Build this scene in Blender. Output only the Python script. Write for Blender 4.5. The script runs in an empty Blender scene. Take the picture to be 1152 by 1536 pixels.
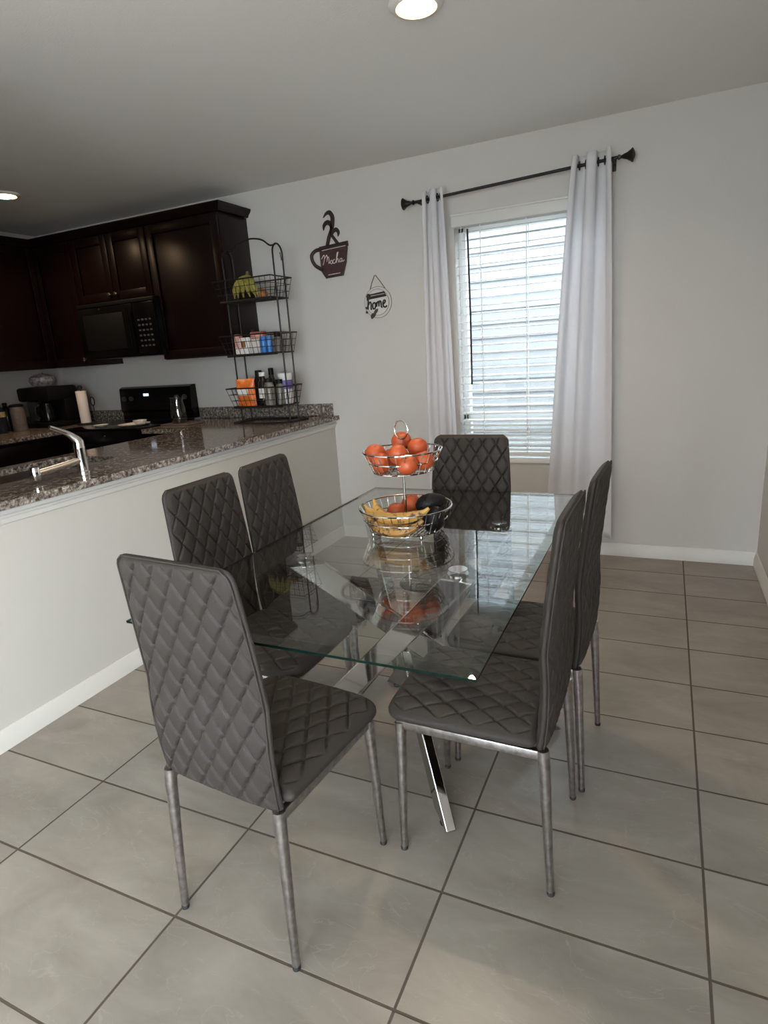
import bpy, bmesh, math, random
from mathutils import Vector, Matrix
random.seed(7)
PI = math.pi
scene = bpy.context.scene
COL = scene.collection

# ---------------------------------------------------------------- materials
def nodes(name):
    m = bpy.data.materials.new(name); m.use_nodes = True
    nt = m.node_tree
    return m, nt, nt.nodes, nt.links, nt.nodes['Principled BSDF']

def pmat(name, color, rough=.5, metal=0., spec=.5, noise=0., nscale=20., bump=0., bscale=200., coat=0., emis=None, estr=0.):
    m, nt, N, L, b = nodes(name)
    b.inputs['Base Color'].default_value = (*color, 1)
    b.inputs['Roughness'].default_value = rough
    b.inputs['Metallic'].default_value = metal
    b.inputs['Specular IOR Level'].default_value = spec
    b.inputs['Coat Weight'].default_value = coat
    tc = N.new('ShaderNodeTexCoord')
    if noise:
        n = N.new('ShaderNodeTexNoise'); n.inputs['Scale'].default_value = nscale; n.inputs['Detail'].default_value = 6
        r = N.new('ShaderNodeValToRGB')
        lo = [c*(1-noise) for c in color]; hi = [min(1, c*(1+noise)) for c in color]
        r.color_ramp.elements[0].color = (*lo, 1); r.color_ramp.elements[1].color = (*hi, 1)
        r.color_ramp.elements[0].position = .3; r.color_ramp.elements[1].position = .7
        L.new(tc.outputs['Object'], n.inputs['Vector']); L.new(n.outputs['Fac'], r.inputs['Fac'])
        L.new(r.outputs['Color'], b.inputs['Base Color'])
    if bump:
        n2 = N.new('ShaderNodeTexNoise'); n2.inputs['Scale'].default_value = bscale; n2.inputs['Detail'].default_value = 3
        bp = N.new('ShaderNodeBump'); bp.inputs['Strength'].default_value = bump; bp.inputs['Distance'].default_value = .002
        L.new(tc.outputs['Object'], n2.inputs['Vector']); L.new(n2.outputs['Fac'], bp.inputs['Height'])
        L.new(bp.outputs['Normal'], b.inputs['Normal'])
    if emis:
        b.inputs['Emission Color'].default_value = (*emis, 1); b.inputs['Emission Strength'].default_value = estr
    return m

M = {}
M['wall'] = pmat('wall_paint', (.57, .55, .525), .9, bump=.25, bscale=160)
M['ceiling'] = pmat('ceiling_paint', (.80, .79, .77), .95, bump=.4, bscale=120)
M['pony'] = pmat('half_wall_paint', (.53, .515, .475), .85, bump=.2, bscale=160)
M['trim'] = pmat('trim_paint', (.64, .63, .60), .45)
M['white'] = pmat('white_vinyl', (.82, .83, .83), .5)
M['black'] = pmat('black_enamel', (.003, .003, .0035), .2, spec=.3)
M['blackmat'] = pmat('black_matte', (.005, .005, .005), .5, spec=.18)
M['wire'] = pmat('black_wire', (.012, .010, .010), .45, metal=.3)
M['chrome'] = pmat('chrome', (.82, .82, .82), .09, metal=1.)
M['brushed'] = pmat('worn_chrome', (.37, .35, .345), .32, metal=1., noise=.25, nscale=60)
M['rubber'] = pmat('rubber', (.02, .02, .02), .7)
M['rod'] = pmat('rod_metal', (.012, .012, .013), .4, metal=.4)
M['cupbrown'] = pmat('cup_brown', (.055, .022, .022), .6, noise=.3, nscale=40)
M['cupdark'] = pmat('cup_border', (.030, .017, .015), .6)
M['cream'] = pmat('cream_paint', (.72, .66, .60), .7)
M['rope'] = pmat('jute', (.16, .13, .10), .9)
M['signwhite'] = pmat('sign_white', (.60, .585, .56), .7, noise=.06, nscale=60)
M['ink'] = pmat('ink', (.012, .012, .012), .6)
M['leafdark'] = pmat('dry_leaf', (.06, .055, .045), .8)
M['steel'] = pmat('sink_steel', (.22, .18, .16), .28, metal=.9)
M['paper'] = pmat('paper_towel', (.78, .70, .64), .9, bump=.3, bscale=300)
M['orangebag'] = pmat('orange_bag', (.72, .17, .03), .35, noise=.35, nscale=30)
M['whitelabel'] = pmat('white_label', (.75, .74, .73), .6)
M['redlabel'] = pmat('red_pack', (.45, .10, .09), .5, noise=.3, nscale=30)
M['pinkpack'] = pmat('pink_pack', (.62, .34, .30), .5, noise=.3, nscale=40)
M['bluecan'] = pmat('blue_can', (.05, .20, .55), .3, noise=.35, nscale=30)
M['brownpack'] = pmat('brown_pack', (.28, .12, .04), .5, noise=.3, nscale=40)
M['jar'] = pmat('grey_jar', (.18, .17, .15), .25, noise=.3, nscale=20)
M['purple'] = pmat('purple_label', (.13, .11, .34), .5)
M['darkbottle'] = pmat('dark_bottle', (.012, .010, .010), .2)
M['bluebottle'] = pmat('blue_bottle', (.010, .016, .035), .25)
M['yellowlabel'] = pmat('yellow_label', (.32, .24, .12), .6, noise=.3, nscale=40)
M['canister'] = pmat('canister', (.14, .12, .11), .5, noise=.25, nscale=30)
M['lace'] = pmat('patterned_bowl', (.38, .33, .32), .6, noise=.65, nscale=45)
M['plate'] = pmat('plate', (.62, .60, .58), .3)
M['board'] = pmat('board', (.10, .075, .065), .5)
M['display'] = pmat('display', (.1, .1, .1), .4, emis=(.75, .85, 1), estr=1.2)
M['button'] = pmat('button', (.05, .05, .05), .5)
M['seedblack'] = pmat('avocado', (.007, .006, .008), .5, spec=.3, bump=.8, bscale=160)
M['siding'] = pmat('siding', (.115, .119, .121), .7, bump=.2, bscale=60)
M['ground'] = pmat('ground', (.30, .30, .27), .9, noise=.3, nscale=4)
M['lamptrim'] = pmat('lamp_trim', (.75, .73, .70), .5)
M['stub'] = pmat('stem', (.10, .09, .04), .8)
M['nickel'] = pmat('nickel', (.75, .74, .72), .25, metal=1.)
M['vent'] = pmat('vent_dark', (.01, .01, .01), .6)

def mat_cabinet():
    m, nt, N, L, b = nodes('espresso_wood')
    tc = N.new('ShaderNodeTexCoord'); mp = N.new('ShaderNodeMapping'); mp.inputs['Scale'].default_value = (30, 30, 1.5)
    n = N.new('ShaderNodeTexNoise'); n.inputs['Scale'].default_value = 2; n.inputs['Detail'].default_value = 8
    r = N.new('ShaderNodeValToRGB')
    r.color_ramp.elements[0].color = (.0035, .0013, .0011, 1); r.color_ramp.elements[1].color = (.009, .0030, .0025, 1)
    L.new(tc.outputs['Object'], mp.inputs['Vector']); L.new(mp.outputs['Vector'], n.inputs['Vector'])
    L.new(n.outputs['Fac'], r.inputs['Fac']); L.new(r.outputs['Color'], b.inputs['Base Color'])
    b.inputs['Roughness'].default_value = .36; b.inputs['Specular IOR Level'].default_value = .25
    return m
M['cabinet'] = mat_cabinet()

def mat_granite():
    m, nt, N, L, b = nodes('speckled_granite')
    tc = N.new('ShaderNodeTexCoord')
    v = N.new('ShaderNodeTexVoronoi'); v.inputs['Scale'].default_value = 120
    n = N.new('ShaderNodeTexNoise'); n.inputs['Scale'].default_value = 55; n.inputs['Detail'].default_value = 8; n.inputs['Roughness'].default_value = .7
    r1 = N.new('ShaderNodeValToRGB'); e = r1.color_ramp.elements
    e[0].position = .32; e[0].color = (.022, .019, .018, 1); e[1].position = .66; e[1].color = (.66, .62, .57, 1)
    x = e.new(.46); x.color = (.14, .12, .105, 1); x = e.new(.56); x.color = (.34, .31, .28, 1)
    mix = N.new('ShaderNodeMix'); mix.data_type = 'RGBA'; mix.blend_type = 'MULTIPLY'; mix.inputs['Factor'].default_value = .75
    r2 = N.new('ShaderNodeValToRGB'); r2.color_ramp.elements[0].color = (.25, .22, .2, 1); r2.color_ramp.elements[1].color = (1.4, 1.35, 1.3, 1)
    L.new(tc.outputs['Object'], v.inputs['Vector']); L.new(tc.outputs['Object'], n.inputs['Vector'])
    L.new(n.outputs['Fac'], r1.inputs['Fac']); L.new(v.outputs['Color'], r2.inputs['Fac'])
    L.new(r1.outputs['Color'], mix.inputs[6]); L.new(r2.outputs['Color'], mix.inputs[7])
    L.new(mix.outputs[2], b.inputs['Base Color']); b.inputs['Roughness'].default_value = .09
    return m
M['granite'] = mat_granite()

def mat_fabric():
    m, nt, N, L, b = nodes('grey_faux_leather')
    tc = N.new('ShaderNodeTexCoord')
    n = N.new('ShaderNodeTexNoise'); n.inputs['Scale'].default_value = 900; n.inputs['Detail'].default_value = 2
    r = N.new('ShaderNodeValToRGB'); r.color_ramp.elements[0].color = (.024, .0205, .0187, 1); r.color_ramp.elements[1].color = (.050, .0435, .0395, 1)
    r.color_ramp.elements[0].position = .3; r.color_ramp.elements[1].position = .7
    bp = N.new('ShaderNodeBump'); bp.inputs['Strength'].default_value = .35; bp.inputs['Distance'].default_value = .001
    L.new(tc.outputs['Object'], n.inputs['Vector']); L.new(n.outputs['Fac'], r.inputs['Fac']); L.new(n.outputs['Fac'], bp.inputs['Height'])
    L.new(r.outputs['Color'], b.inputs['Base Color']); L.new(bp.outputs['Normal'], b.inputs['Normal'])
    b.inputs['Roughness'].default_value = .6; b.inputs['Specular IOR Level'].default_value = .26
    return m
M['fabric'] = mat_fabric()

TX, TY = .6, .3032
def mat_floor():
    m, nt, N, L, b = nodes('stone_tile')
    g = N.new('ShaderNodeNewGeometry'); sp = N.new('ShaderNodeSeparateXYZ'); L.new(g.outputs['Position'], sp.inputs[0])
    def math_(op, a, bb=None):
        n = N.new('ShaderNodeMath'); n.operation = op
        for i, v in enumerate((a, bb)):
            if v is None: continue
            if isinstance(v, (int, float)): n.inputs[i].default_value = v
            else: L.new(v, n.inputs[i])
        return n.outputs[0]
    u = math_('DIVIDE', sp.outputs['X'], TX); v = math_('DIVIDE', sp.outputs['Y'], TY)
    def edge(c, size):
        f = math_('FRACT', c); d = math_('MINIMUM', f, math_('SUBTRACT', 1., f))
        return math_('MULTIPLY', d, size)
    d = math_('MINIMUM', edge(u, TX), edge(v, TY))
    mr = N.new('ShaderNodeMapRange'); mr.inputs['From Min'].default_value = .0026; mr.inputs['From Max'].default_value = .0038
    L.new(d, mr.inputs['Value'])
    # per-tile variation
    cb = N.new('ShaderNodeCombineXYZ'); L.new(math_('FLOOR', u), cb.inputs[0]); L.new(math_('FLOOR', v), cb.inputs[1])
    wn = N.new('ShaderNodeTexWhiteNoise'); wn.noise_dimensions = '3D'; L.new(cb.outputs[0], wn.inputs['Vector'])
    off = N.new('ShaderNodeVectorMath'); off.operation = 'MULTIPLY_ADD'
    L.new(wn.outputs['Color'], off.inputs[0]); off.inputs[1].default_value = (7, 7, 7); L.new(g.outputs['Position'], off.inputs[2])
    mp = N.new('ShaderNodeMapping'); mp.inputs['Scale'].default_value = (1.6, 3.4, 1); mp.inputs['Rotation'].default_value = (0, 0, .35)
    L.new(off.outputs[0], mp.inputs['Vector'])
    n1 = N.new('ShaderNodeTexNoise'); n1.inputs['Scale'].default_value = 1.7; n1.inputs['Detail'].default_value = 9; n1.inputs['Roughness'].default_value = .62; n1.inputs['Distortion'].default_value = .6
    L.new(mp.outputs[0], n1.inputs['Vector'])
    r = N.new('ShaderNodeValToRGB'); e = r.color_ramp.elements
    e[0].position = .28; e[0].color = (.195, .170, .148, 1); e[1].position = .75; e[1].color = (.325, .295, .264, 1)
    x = e.new(.5); x.color = (.258, .231, .204, 1)
    L.new(n1.outputs['Fac'], r.inputs['Fac'])
    # thin pale veins
    n2 = N.new('ShaderNodeTexNoise'); n2.inputs['Scale'].default_value = 2.2; n2.inputs['Detail'].default_value = 6; n2.inputs['Distortion'].default_value = 1.2
    L.new(mp.outputs[0], n2.inputs['Vector'])
    vd = math_('ABSOLUTE', math_('SUBTRACT', n2.outputs['Fac'], .5))
    vm = N.new('ShaderNodeMapRange'); vm.inputs['From Min'].default_value = 0; vm.inputs['From Max'].default_value = .006; vm.inputs['To Min'].default_value = .22; vm.inputs['To Max'].default_value = 0
    L.new(vd, vm.inputs['Value'])
    mx = N.new('ShaderNodeMix'); mx.data_type = 'RGBA'; L.new(vm.outputs[0], mx.inputs['Factor']); L.new(r.outputs['Color'], mx.inputs[6]); mx.inputs[7].default_value = (.43, .405, .37, 1)
    m2 = N.new('ShaderNodeMix'); m2.data_type = 'RGBA'; L.new(mr.outputs[0], m2.inputs['Factor']); m2.inputs[6].default_value = (.075, .058, .045, 1); L.new(mx.outputs[2], m2.inputs[7])
    L.new(m2.outputs[2], b.inputs['Base Color'])
    rr = N.new('ShaderNodeMapRange'); rr.inputs['To Min'].default_value = .8; rr.inputs['To Max'].default_value = .36; L.new(mr.outputs[0], rr.inputs['Value'])
    L.new(rr.outputs[0], b.inputs['Roughness'])
    bp = N.new('ShaderNodeBump'); bp.inputs['Strength'].default_value = .5; bp.inputs['Distance'].default_value = .002; L.new(mr.outputs[0], bp.inputs['Height']); L.new(bp.outputs['Normal'], b.inputs['Normal'])
    return m
M['floor'] = mat_floor()

def mat_glass(name, tint, edge=False, boost=1., base=.04):
    m, nt, N, L, b = nodes(name)
    out = [n for n in N if n.type == 'OUTPUT_MATERIAL'][0]
    tr = N.new('ShaderNodeBsdfTransparent'); tr.inputs['Color'].default_value = (*tint, 1)
    gl = N.new('ShaderNodeBsdfGlossy'); gl.inputs['Roughness'].default_value = 0.0
    g = N.new('ShaderNodeNewGeometry')
    dp = N.new('ShaderNodeVectorMath'); dp.operation = 'DOT_PRODUCT'; L.new(g.outputs['Incoming'], dp.inputs[0]); L.new(g.outputs['Normal'], dp.inputs[1])
    ab = N.new('ShaderNodeMath'); ab.operation = 'ABSOLUTE'; L.new(dp.outputs['Value'], ab.inputs[0])
    s = N.new('ShaderNodeMath'); s.operation = 'SUBTRACT'; s.inputs[0].default_value = 1; L.new(ab.outputs[0], s.inputs[1])
    p = N.new('ShaderNodeMath'); p.operation = 'POWER'; L.new(s.outputs[0], p.inputs[0]); p.inputs[1].default_value = 5
    ma = N.new('ShaderNodeMath'); ma.operation = 'MULTIPLY_ADD'; L.new(p.outputs[0], ma.inputs[0]); ma.inputs[1].default_value = .96*boost; ma.inputs[2].default_value = base; ma.use_clamp = True
    mx = N.new('ShaderNodeMixShader'); L.new(ma.outputs[0], mx.inputs[0]); L.new(tr.outputs[0], mx.inputs[1]); L.new(gl.outputs[0], mx.inputs[2])
    L.new(mx.outputs[0], out.inputs['Surface'])
    return m
M['glass'] = mat_glass('table_glass', (.945, .972, .960), boost=1.7, base=.042)
M['pane'] = mat_glass('window_glass', (.97, .985, .985))
M['goblet'] = mat_glass('clear_glass', (.90, .91, .91), base=.08)
def mat_edge():
    m, nt, N, L, b = nodes('glass_edge')
    b.inputs['Base Color'].default_value = (.002, .012, .009, 1); b.inputs['Roughness'].default_value = .2
    b.inputs['Specular IOR Level'].default_value = .12
    return m
M['tchrome'] = pmat('leg_chrome', (.50, .49, .49), .07, metal=1.)
M['bevel'] = mat_glass('bevel_glass', (.86, .93, .91), boost=1.3, base=.05)
M['glassedge'] = mat_edge()

def mat_trans(name, col, w, rough=.9):
    m, nt, N, L, b = nodes(name)
    out = [n for n in N if n.type == 'OUTPUT_MATERIAL'][0]
    d = N.new('ShaderNodeBsdfDiffuse'); d.inputs['Color'].default_value = (*col, 1)
    t = N.new('ShaderNodeBsdfTranslucent'); t.inputs['Color'].default_value = (*col, 1)
    mx = N.new('ShaderNodeMixShader'); mx.inputs[0].default_value = w
    L.new(d.outputs[0], mx.inputs[1]); L.new(t.outputs[0], mx.inputs[2]); L.new(mx.outputs[0], out.inputs['Surface'])
    return m
M['curtain'] = mat_trans('white_curtain', (.88, .875, .90), .45)
M['slat'] = mat_trans('blind_slat', (.90, .91, .91), .5)

def mat_orange(name, c0, c1):
    m, nt, N, L, b = nodes(name)
    tc = N.new('ShaderNodeTexCoord')
    n = N.new('ShaderNodeTexNoise'); n.inputs['Scale'].default_value = 30; n.inputs['Detail'].default_value = 5
    r = N.new('ShaderNodeValToRGB'); r.color_ramp.elements[0].color = (*c0, 1); r.color_ramp.elements[1].color = (*c1, 1)
    n2 = N.new('ShaderNodeTexNoise'); n2.inputs['Scale'].default_value = 420
    bp = N.new('ShaderNodeBump'); bp.inputs['Strength'].default_value = .5; bp.inputs['Distance'].default_value = .001
    L.new(tc.outputs['Object'], n.inputs['Vector']); L.new(n.outputs['Fac'], r.inputs['Fac']); L.new(r.outputs['Color'], b.inputs['Base Color'])
    L.new(tc.outputs['Object'], n2.inputs['Vector']); L.new(n2.outputs['Fac'], bp.inputs['Height']); L.new(bp.outputs['Normal'], b.inputs['Normal'])
    b.inputs['Roughness'].default_value = .42; b.inputs['Subsurface Weight'].default_value = .0
    return m
M['orange'] = mat_orange('mandarin_peel', (.40, .060, .018), (.54, .105, .028))
def mat_banana(name, base, spot, thr):
    m, nt, N, L, b = nodes(name)
    tc = N.new('ShaderNodeTexCoord')
    n = N.new('ShaderNodeTexNoise'); n.inputs['Scale'].default_value = 38; n.inputs['Detail'].default_value = 6; n.inputs['Roughness'].default_value = .65
    r = N.new('ShaderNodeValToRGB'); e = r.color_ramp.elements
    e[0].position = thr-.05; e[0].color = (*spot, 1); e[1].position = thr+.04; e[1].color = (*base, 1)
    L.new(tc.outputs['Object'], n.inputs['Vector']); L.new(n.outputs['Fac'], r.inputs['Fac']); L.new(r.outputs['Color'], b.inputs['Base Color'])
    b.inputs['Roughness'].default_value = .5
    return m
M['banana'] = mat_banana('ripe_banana', (.55, .31, .085), (.05, .025, .012), .42)
M['banana2'] = mat_banana('overripe_banana', (.42, .22, .06), (.045, .022, .012), .47)
M['greenbanana'] = mat_banana('green_banana', (.28, .24, .04), (.10, .11, .022), .40)

def mat_siding_light(): pass

# ---------------------------------------------------------------- mesh builder
class MB:
    def __init__(s): s.v = []; s.f = []; s.mi = []; s.sm = []
    def add(s, vs, fs, mi=0, smooth=False):
        o = len(s.v); s.v += [tuple(p) for p in vs]
        for f in fs: s.f.append([i+o for i in f]); s.mi.append(mi); s.sm.append(smooth)
        return s
    def box(s, a, b, mi=0):
        x0, y0, z0 = [min(a[i], b[i]) for i in range(3)]; x1, y1, z1 = [max(a[i], b[i]) for i in range(3)]
        v = [(x0,y0,z0),(x1,y0,z0),(x1,y1,z0),(x0,y1,z0),(x0,y0,z1),(x1,y0,z1),(x1,y1,z1),(x0,y1,z1)]
        return s.add(v, [(0,3,2,1),(4,5,6,7),(0,1,5,4),(1,2,6,5),(2,3,7,6),(3,0,4,7)], mi)
    def bbox(s, a, b, r=.004, mi=0):
        "box with chamfered edges"
        bm = bmesh.new()
        x0, y0, z0 = [min(a[i], b[i]) for i in range(3)]; x1, y1, z1 = [max(a[i], b[i]) for i in range(3)]
        bmesh.ops.create_cube(bm, size=1)
        for v in bm.verts:
            v.co = Vector(((x0+x1)/2+v.co.x*(x1-x0), (y0+y1)/2+v.co.y*(y1-y0), (z0+z1)/2+v.co.z*(z1-z0)))
        bmesh.ops.bevel(bm, geom=list(bm.edges), offset=min(r, .45*min(x1-x0, y1-y0, z1-z0)), segments=2, affect='EDGES', profile=.5)
        bm.verts.index_update()
        s.add([v.co[:] for v in bm.verts], [[v.index for v in f.verts] for f in bm.faces], mi)
        bm.free(); return s
    def rings(s, rings, mi=0, closed=False, cap=True, smooth=True):
        n = len(rings[0]); vs = [p for r in rings for p in r]; fs = []
        m = len(rings)
        for i in range(m if closed else m-1):
            j = (i+1) % m
            for k in range(n):
                l = (k+1) % n
                fs.append((i*n+k, i*n+l, j*n+l, j*n+k))
        s.add(vs, fs, mi, smooth)
        if cap and not closed:
            s.add(rings[0], [tuple(reversed(range(n)))], mi); s.add(rings[-1], [tuple(range(n))], mi)
        return s
    def tube(s, path, r, n=8, closed=False, mi=0, cap=True, flat=None):
        P = [Vector(p) for p in path]; m = len(P)
        if not hasattr(r, '__len__'): r = [r]*m
        rings = []; up = None
        for i, p in enumerate(P):
            if closed: t = P[(i+1) % m]-P[i-1]
            else: t = P[min(i+1, m-1)]-P[max(i-1, 0)]
            if t.length < 1e-9: t = Vector((0, 0, 1))
            t.normalize()
            if up is None:
                up = Vector((0, 0, 1)) if abs(t.z) < .9 else Vector((0, 1, 0))
            a = up - t*up.dot(t)
            if a.length < 1e-6: a = Vector((1, 0, 0)) - t*t.x
            a.normalize(); b = t.cross(a); up = a
            fa, fb = (1, 1) if flat is None else flat
            rings.append([tuple(p + a*(math.cos(2*PI*k/n)*r[i]*fa) + b*(math.sin(2*PI*k/n)*r[i]*fb)) for k in range(n)])
        return s.rings(rings, mi, closed, cap)
    def lathe(s, prof, n=32, c=(0, 0, 0), mi=0, axis='z', cap=True):
        rings = []
        for r, z in prof:
            ring = []
            for k in range(n):
                a = 2*PI*k/n; x, y = r*math.cos(a), r*math.sin(a)
                if axis == 'z': p = (c[0]+x, c[1]+y, c[2]+z)
                elif axis == 'x': p = (c[0]+z, c[1]+x, c[2]+y)
                else: p = (c[0]+y, c[1]+z, c[2]+x)
                ring.append(p)
            rings.append(ring)
        return s.rings(rings, mi, cap=cap)
    def prism(s, poly, axis, d0, d1, mi=0):
        "poly: 2D points; axis = extrusion axis"
        def P(p, d):
            return {'x': (d, p[0], p[1]), 'y': (p[0], d, p[1]), 'z': (p[0], p[1], d)}[axis]
        n = len(poly)
        v = [P(p, d0) for p in poly]+[P(p, d1) for p in poly]
        fs = [(i, (i+1) % n, n+(i+1) % n, n+i) for i in range(n)]
        s.add(v, fs, mi); s.add([P(p, d0) for p in poly], [tuple(reversed(range(n)))], mi); s.add([P(p, d1) for p in poly], [tuple(range(n))], mi)
        return s
    def xf(s, mat):
        s.v = [tuple(mat @ Vector(p)) for p in s.v]; return s

def obj(name, mb, mats, parent=None, loc=(0, 0, 0), rot=None, kind=None, label=None, sharp=35):
    me = bpy.data.meshes.new(name)
    me.from_pydata(mb.v, [], mb.f)
    if not isinstance(mats, (list, tuple)): mats = [mats]
    for m in mats: me.materials.append(M[m] if isinstance(m, str) else m)
    for p, mi, sm in zip(me.polygons, mb.mi, mb.sm):
        p.material_index = mi; p.use_smooth = True
    bm = bmesh.new(); bm.from_mesh(me); bmesh.ops.remove_doubles(bm, verts=bm.verts, dist=1e-6)
    bmesh.ops.recalc_face_normals(bm, faces=bm.faces); bm.to_mesh(me); bm.free()
    me.set_sharp_from_angle(angle=math.radians(sharp))
    o = bpy.data.objects.new(name, me); COL.objects.link(o); o.location = loc
    if rot: o.rotation_euler = rot
    if parent: o.parent = parent
    if kind: o['kind'] = kind
    if label: o['label'] = label
    return o

def thing(name, label, cat, loc=(0, 0, 0), rz=0., group=None):
    o = bpy.data.objects.new(name, None); COL.objects.link(o); o.empty_display_size = .05
    o.location = loc; o.rotation_euler = (0, 0, rz); o['label'] = label; o['category'] = cat
    if group: o['group'] = group
    return o
def tag(o, label, cat, group=None):
    o['label'] = label; o['category'] = cat
    if group: o['group'] = group
    return o
def dup(root, name, loc, rz, label, group=None):
    r = root.copy(); r.name = name; COL.objects.link(r); r.location = loc; r.rotation_euler = (0, 0, rz); r['label'] = label
    if group: r['group'] = group
    for ch in list(root.children):
        c = ch.copy(); COL.objects.link(c); c.parent = r
        for g in list(ch.children):
            d = g.copy(); COL.objects.link(d); d.parent = c
    return r

# ---------------------------------------------------------------- room constants
YW = 2.677; XR = .3756; XP = -2.3055; XL = -5.03; H = 2.45; YB = -4.2
WX0, WX1, WZ0, WZ1 = -1.36, -.49, .60, 2.045          # window opening
CZ = .905

# ---- floor, ceiling, walls
obj('floor', MB().box((XL-.1, YB-.1, -.06), (XR+.1, YW+.1, 0)), 'floor', kind='structure')
obj('ceiling', MB().box((XL-.1, YB-.1, H), (XR+.1, YW+.15, H+.08)), 'ceiling', kind='structure')
w = MB()
w.box((XL-.1, YW, 0), (WX0, YW+.15, H)).box((WX1, YW, 0), (XR+.1, YW+.15, H)).box((WX0, YW, 0), (WX1, YW+.15, WZ0)).box((WX0, YW, WZ1), (WX1, YW+.15, H))
obj('wall_far', w, 'wall', kind='structure')
RY0, RY1, RZ_0, RZ_1 = -3.6, -1.9, .45, 2.1          # added unseen window in the right wall, to let side light in
obj('wall_right', MB().box((XR, YB, 0), (XR+.1, RY0, H)).box((XR, RY1, 0), (XR+.1, YW, H)).box((XR, RY0, 0), (XR+.1, RY1, RZ_0)).box((XR, RY0, RZ_1), (XR+.1, RY1, H)), 'wall', kind='structure')
w2 = obj('fill_window', MB(), 'white', kind='structure')
f = MB()
for a_, c_ in ((RY0, RY0+.05), (RY1-.05, RY1), ((RY0+RY1)/2-.025, (RY0+RY1)/2+.025)): f.bbox((XR+.04, a_, RZ_0), (XR+.09, c_, RZ_1), .004)
f.bbox((XR+.04, RY0, RZ_0), (XR+.09, RY1, RZ_0+.05), .004).bbox((XR+.04, RY0, RZ_1-.05), (XR+.09, RY1, RZ_1), .004)
obj('window_frame', f, 'white', w2)
obj('window_pane', MB().box((XR+.06, RY0+.03, RZ_0+.03), (XR+.064, RY1-.03, RZ_1-.03)), 'pane', w2)
obj('wall_left', MB().box((XL-.1, YB, 0), (XL, YW, H)), 'wall', kind='structure')
w = MB(); DX0, DX1, DZ = -1.5, -.1, 2.1
w.box((XL-.1, YB-.12, 0), (DX0, YB, H)).box((DX1, YB-.12, 0), (XR+.1, YB, H)).box((DX0, YB-.12, DZ), (DX1, YB, H))
obj('wall_back', w, 'wall', kind='structure')
# half wall carrying the counter, plus an added unseen full-height stretch shading the kitchen
obj('wall_kitchen_and_blocker', MB().box((XP-.115, -.08, 0), (XP, YW, CZ-.03)).box((XP-.115, YB, 0), (XP, -.08, H)), 'pony', kind='structure')

def base_profile():
    return [(0, 0), (.014, 0), (.014, .048), (.011, .053), (.011, .062), (.007, .070), (.005, .078), (0, .080)]
pr = base_profile()
obj('baseboard_far', MB().prism([(YW-a, z) for a, z in pr], 'x', XP, XR), 'trim', kind='structure')
obj('baseboard_right', MB().prism([(XR-a, z) for a, z in pr], 'y', YB, YW), 'trim', kind='structure')
obj('baseboard_kitchen', MB().prism([(XP+a, z) for a, z in pr], 'y', YB, YW), 'trim', kind='structure')
tp = [(0, .815), (.006, .818), (.010, .826), (.010, .838), (.020, .842), (.022, .850), (.012, .853), (.014, .866), (.026, .875), (0, .875)]
obj('trim_1', MB().prism([(XP+a, z) for a, z in tp], 'y', -.08, YW), 'trim', kind='structure')

# ---- window
win = obj('window_1', MB(), 'white', kind='structure')
f = MB(); y0, y1 = YW+.085, YW+.14
for a, b in (((WX0, WZ0), (WX0+.045, WZ1)), ((WX1-.045, WZ0), (WX1, WZ1)), ((WX0, WZ0), (WX1, WZ0+.05)), ((WX0, WZ1-.05), (WX1, WZ1)), ((WX0, .85), (WX1, .885))):
    f.bbox((a[0], y0, a[1]), (b[0], y1, b[1]), .004)
obj('window_frame', f, 'white', win)
obj('window_pane', MB().box((WX0+.04, YW+.11, WZ0+.04), (WX1-.04, YW+.114, WZ1-.04)), 'pane', win)
obj('window_sill', MB().bbox((WX0-.0, YW-.012, WZ0-.022), (WX1+.0, YW+.085, WZ0+.004), .004), 'white', win)
# added unseen patio door behind the camera for fill light: frame and panes
door = obj('fill_door', MB(), 'white', kind='structure')
f = MB()
for x in (DX0, (DX0+DX1)/2-.03, DX1-.06): f.bbox((x, YB-.09, 0), (x+.06, YB-.03, DZ), .004)
f.bbox((DX0, YB-.09, DZ-.06), (DX1, YB-.03, DZ), .004).bbox((DX0, YB-.09, 0), (DX1, YB-.03, .05), .004)
obj('fill_door_frame', f, 'white', door)
obj('fill_door_pane', MB().box((DX0+.03, YB-.065, .03), (DX1-.03, YB-.06, DZ-.03)), 'pane', door)

# ---- outside: neighbouring wall with lap siding, ground
s = MB(); sy = 4.6; z = 0.0
while z < 2.85:
    s.prism([(sy, z), (sy-.020, z), (sy-.004, z+.125), (sy, z+.125)], 'x', -6.5, 4.5); z += .125
s.box((-6.5, sy, 0), (4.5, sy+.15, 2.87))
tag(obj('siding_wall', s, 'siding'), 'pale lap-sided wall of the neighbouring house seen through the blind', 'house wall')
obj('ground', MB().box((-14, YW+.15, -.25), (12, 12, -.12)).box((-14, -14, -.25), (12, YB-.13, -.12)), 'ground', kind='structure')

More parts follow.
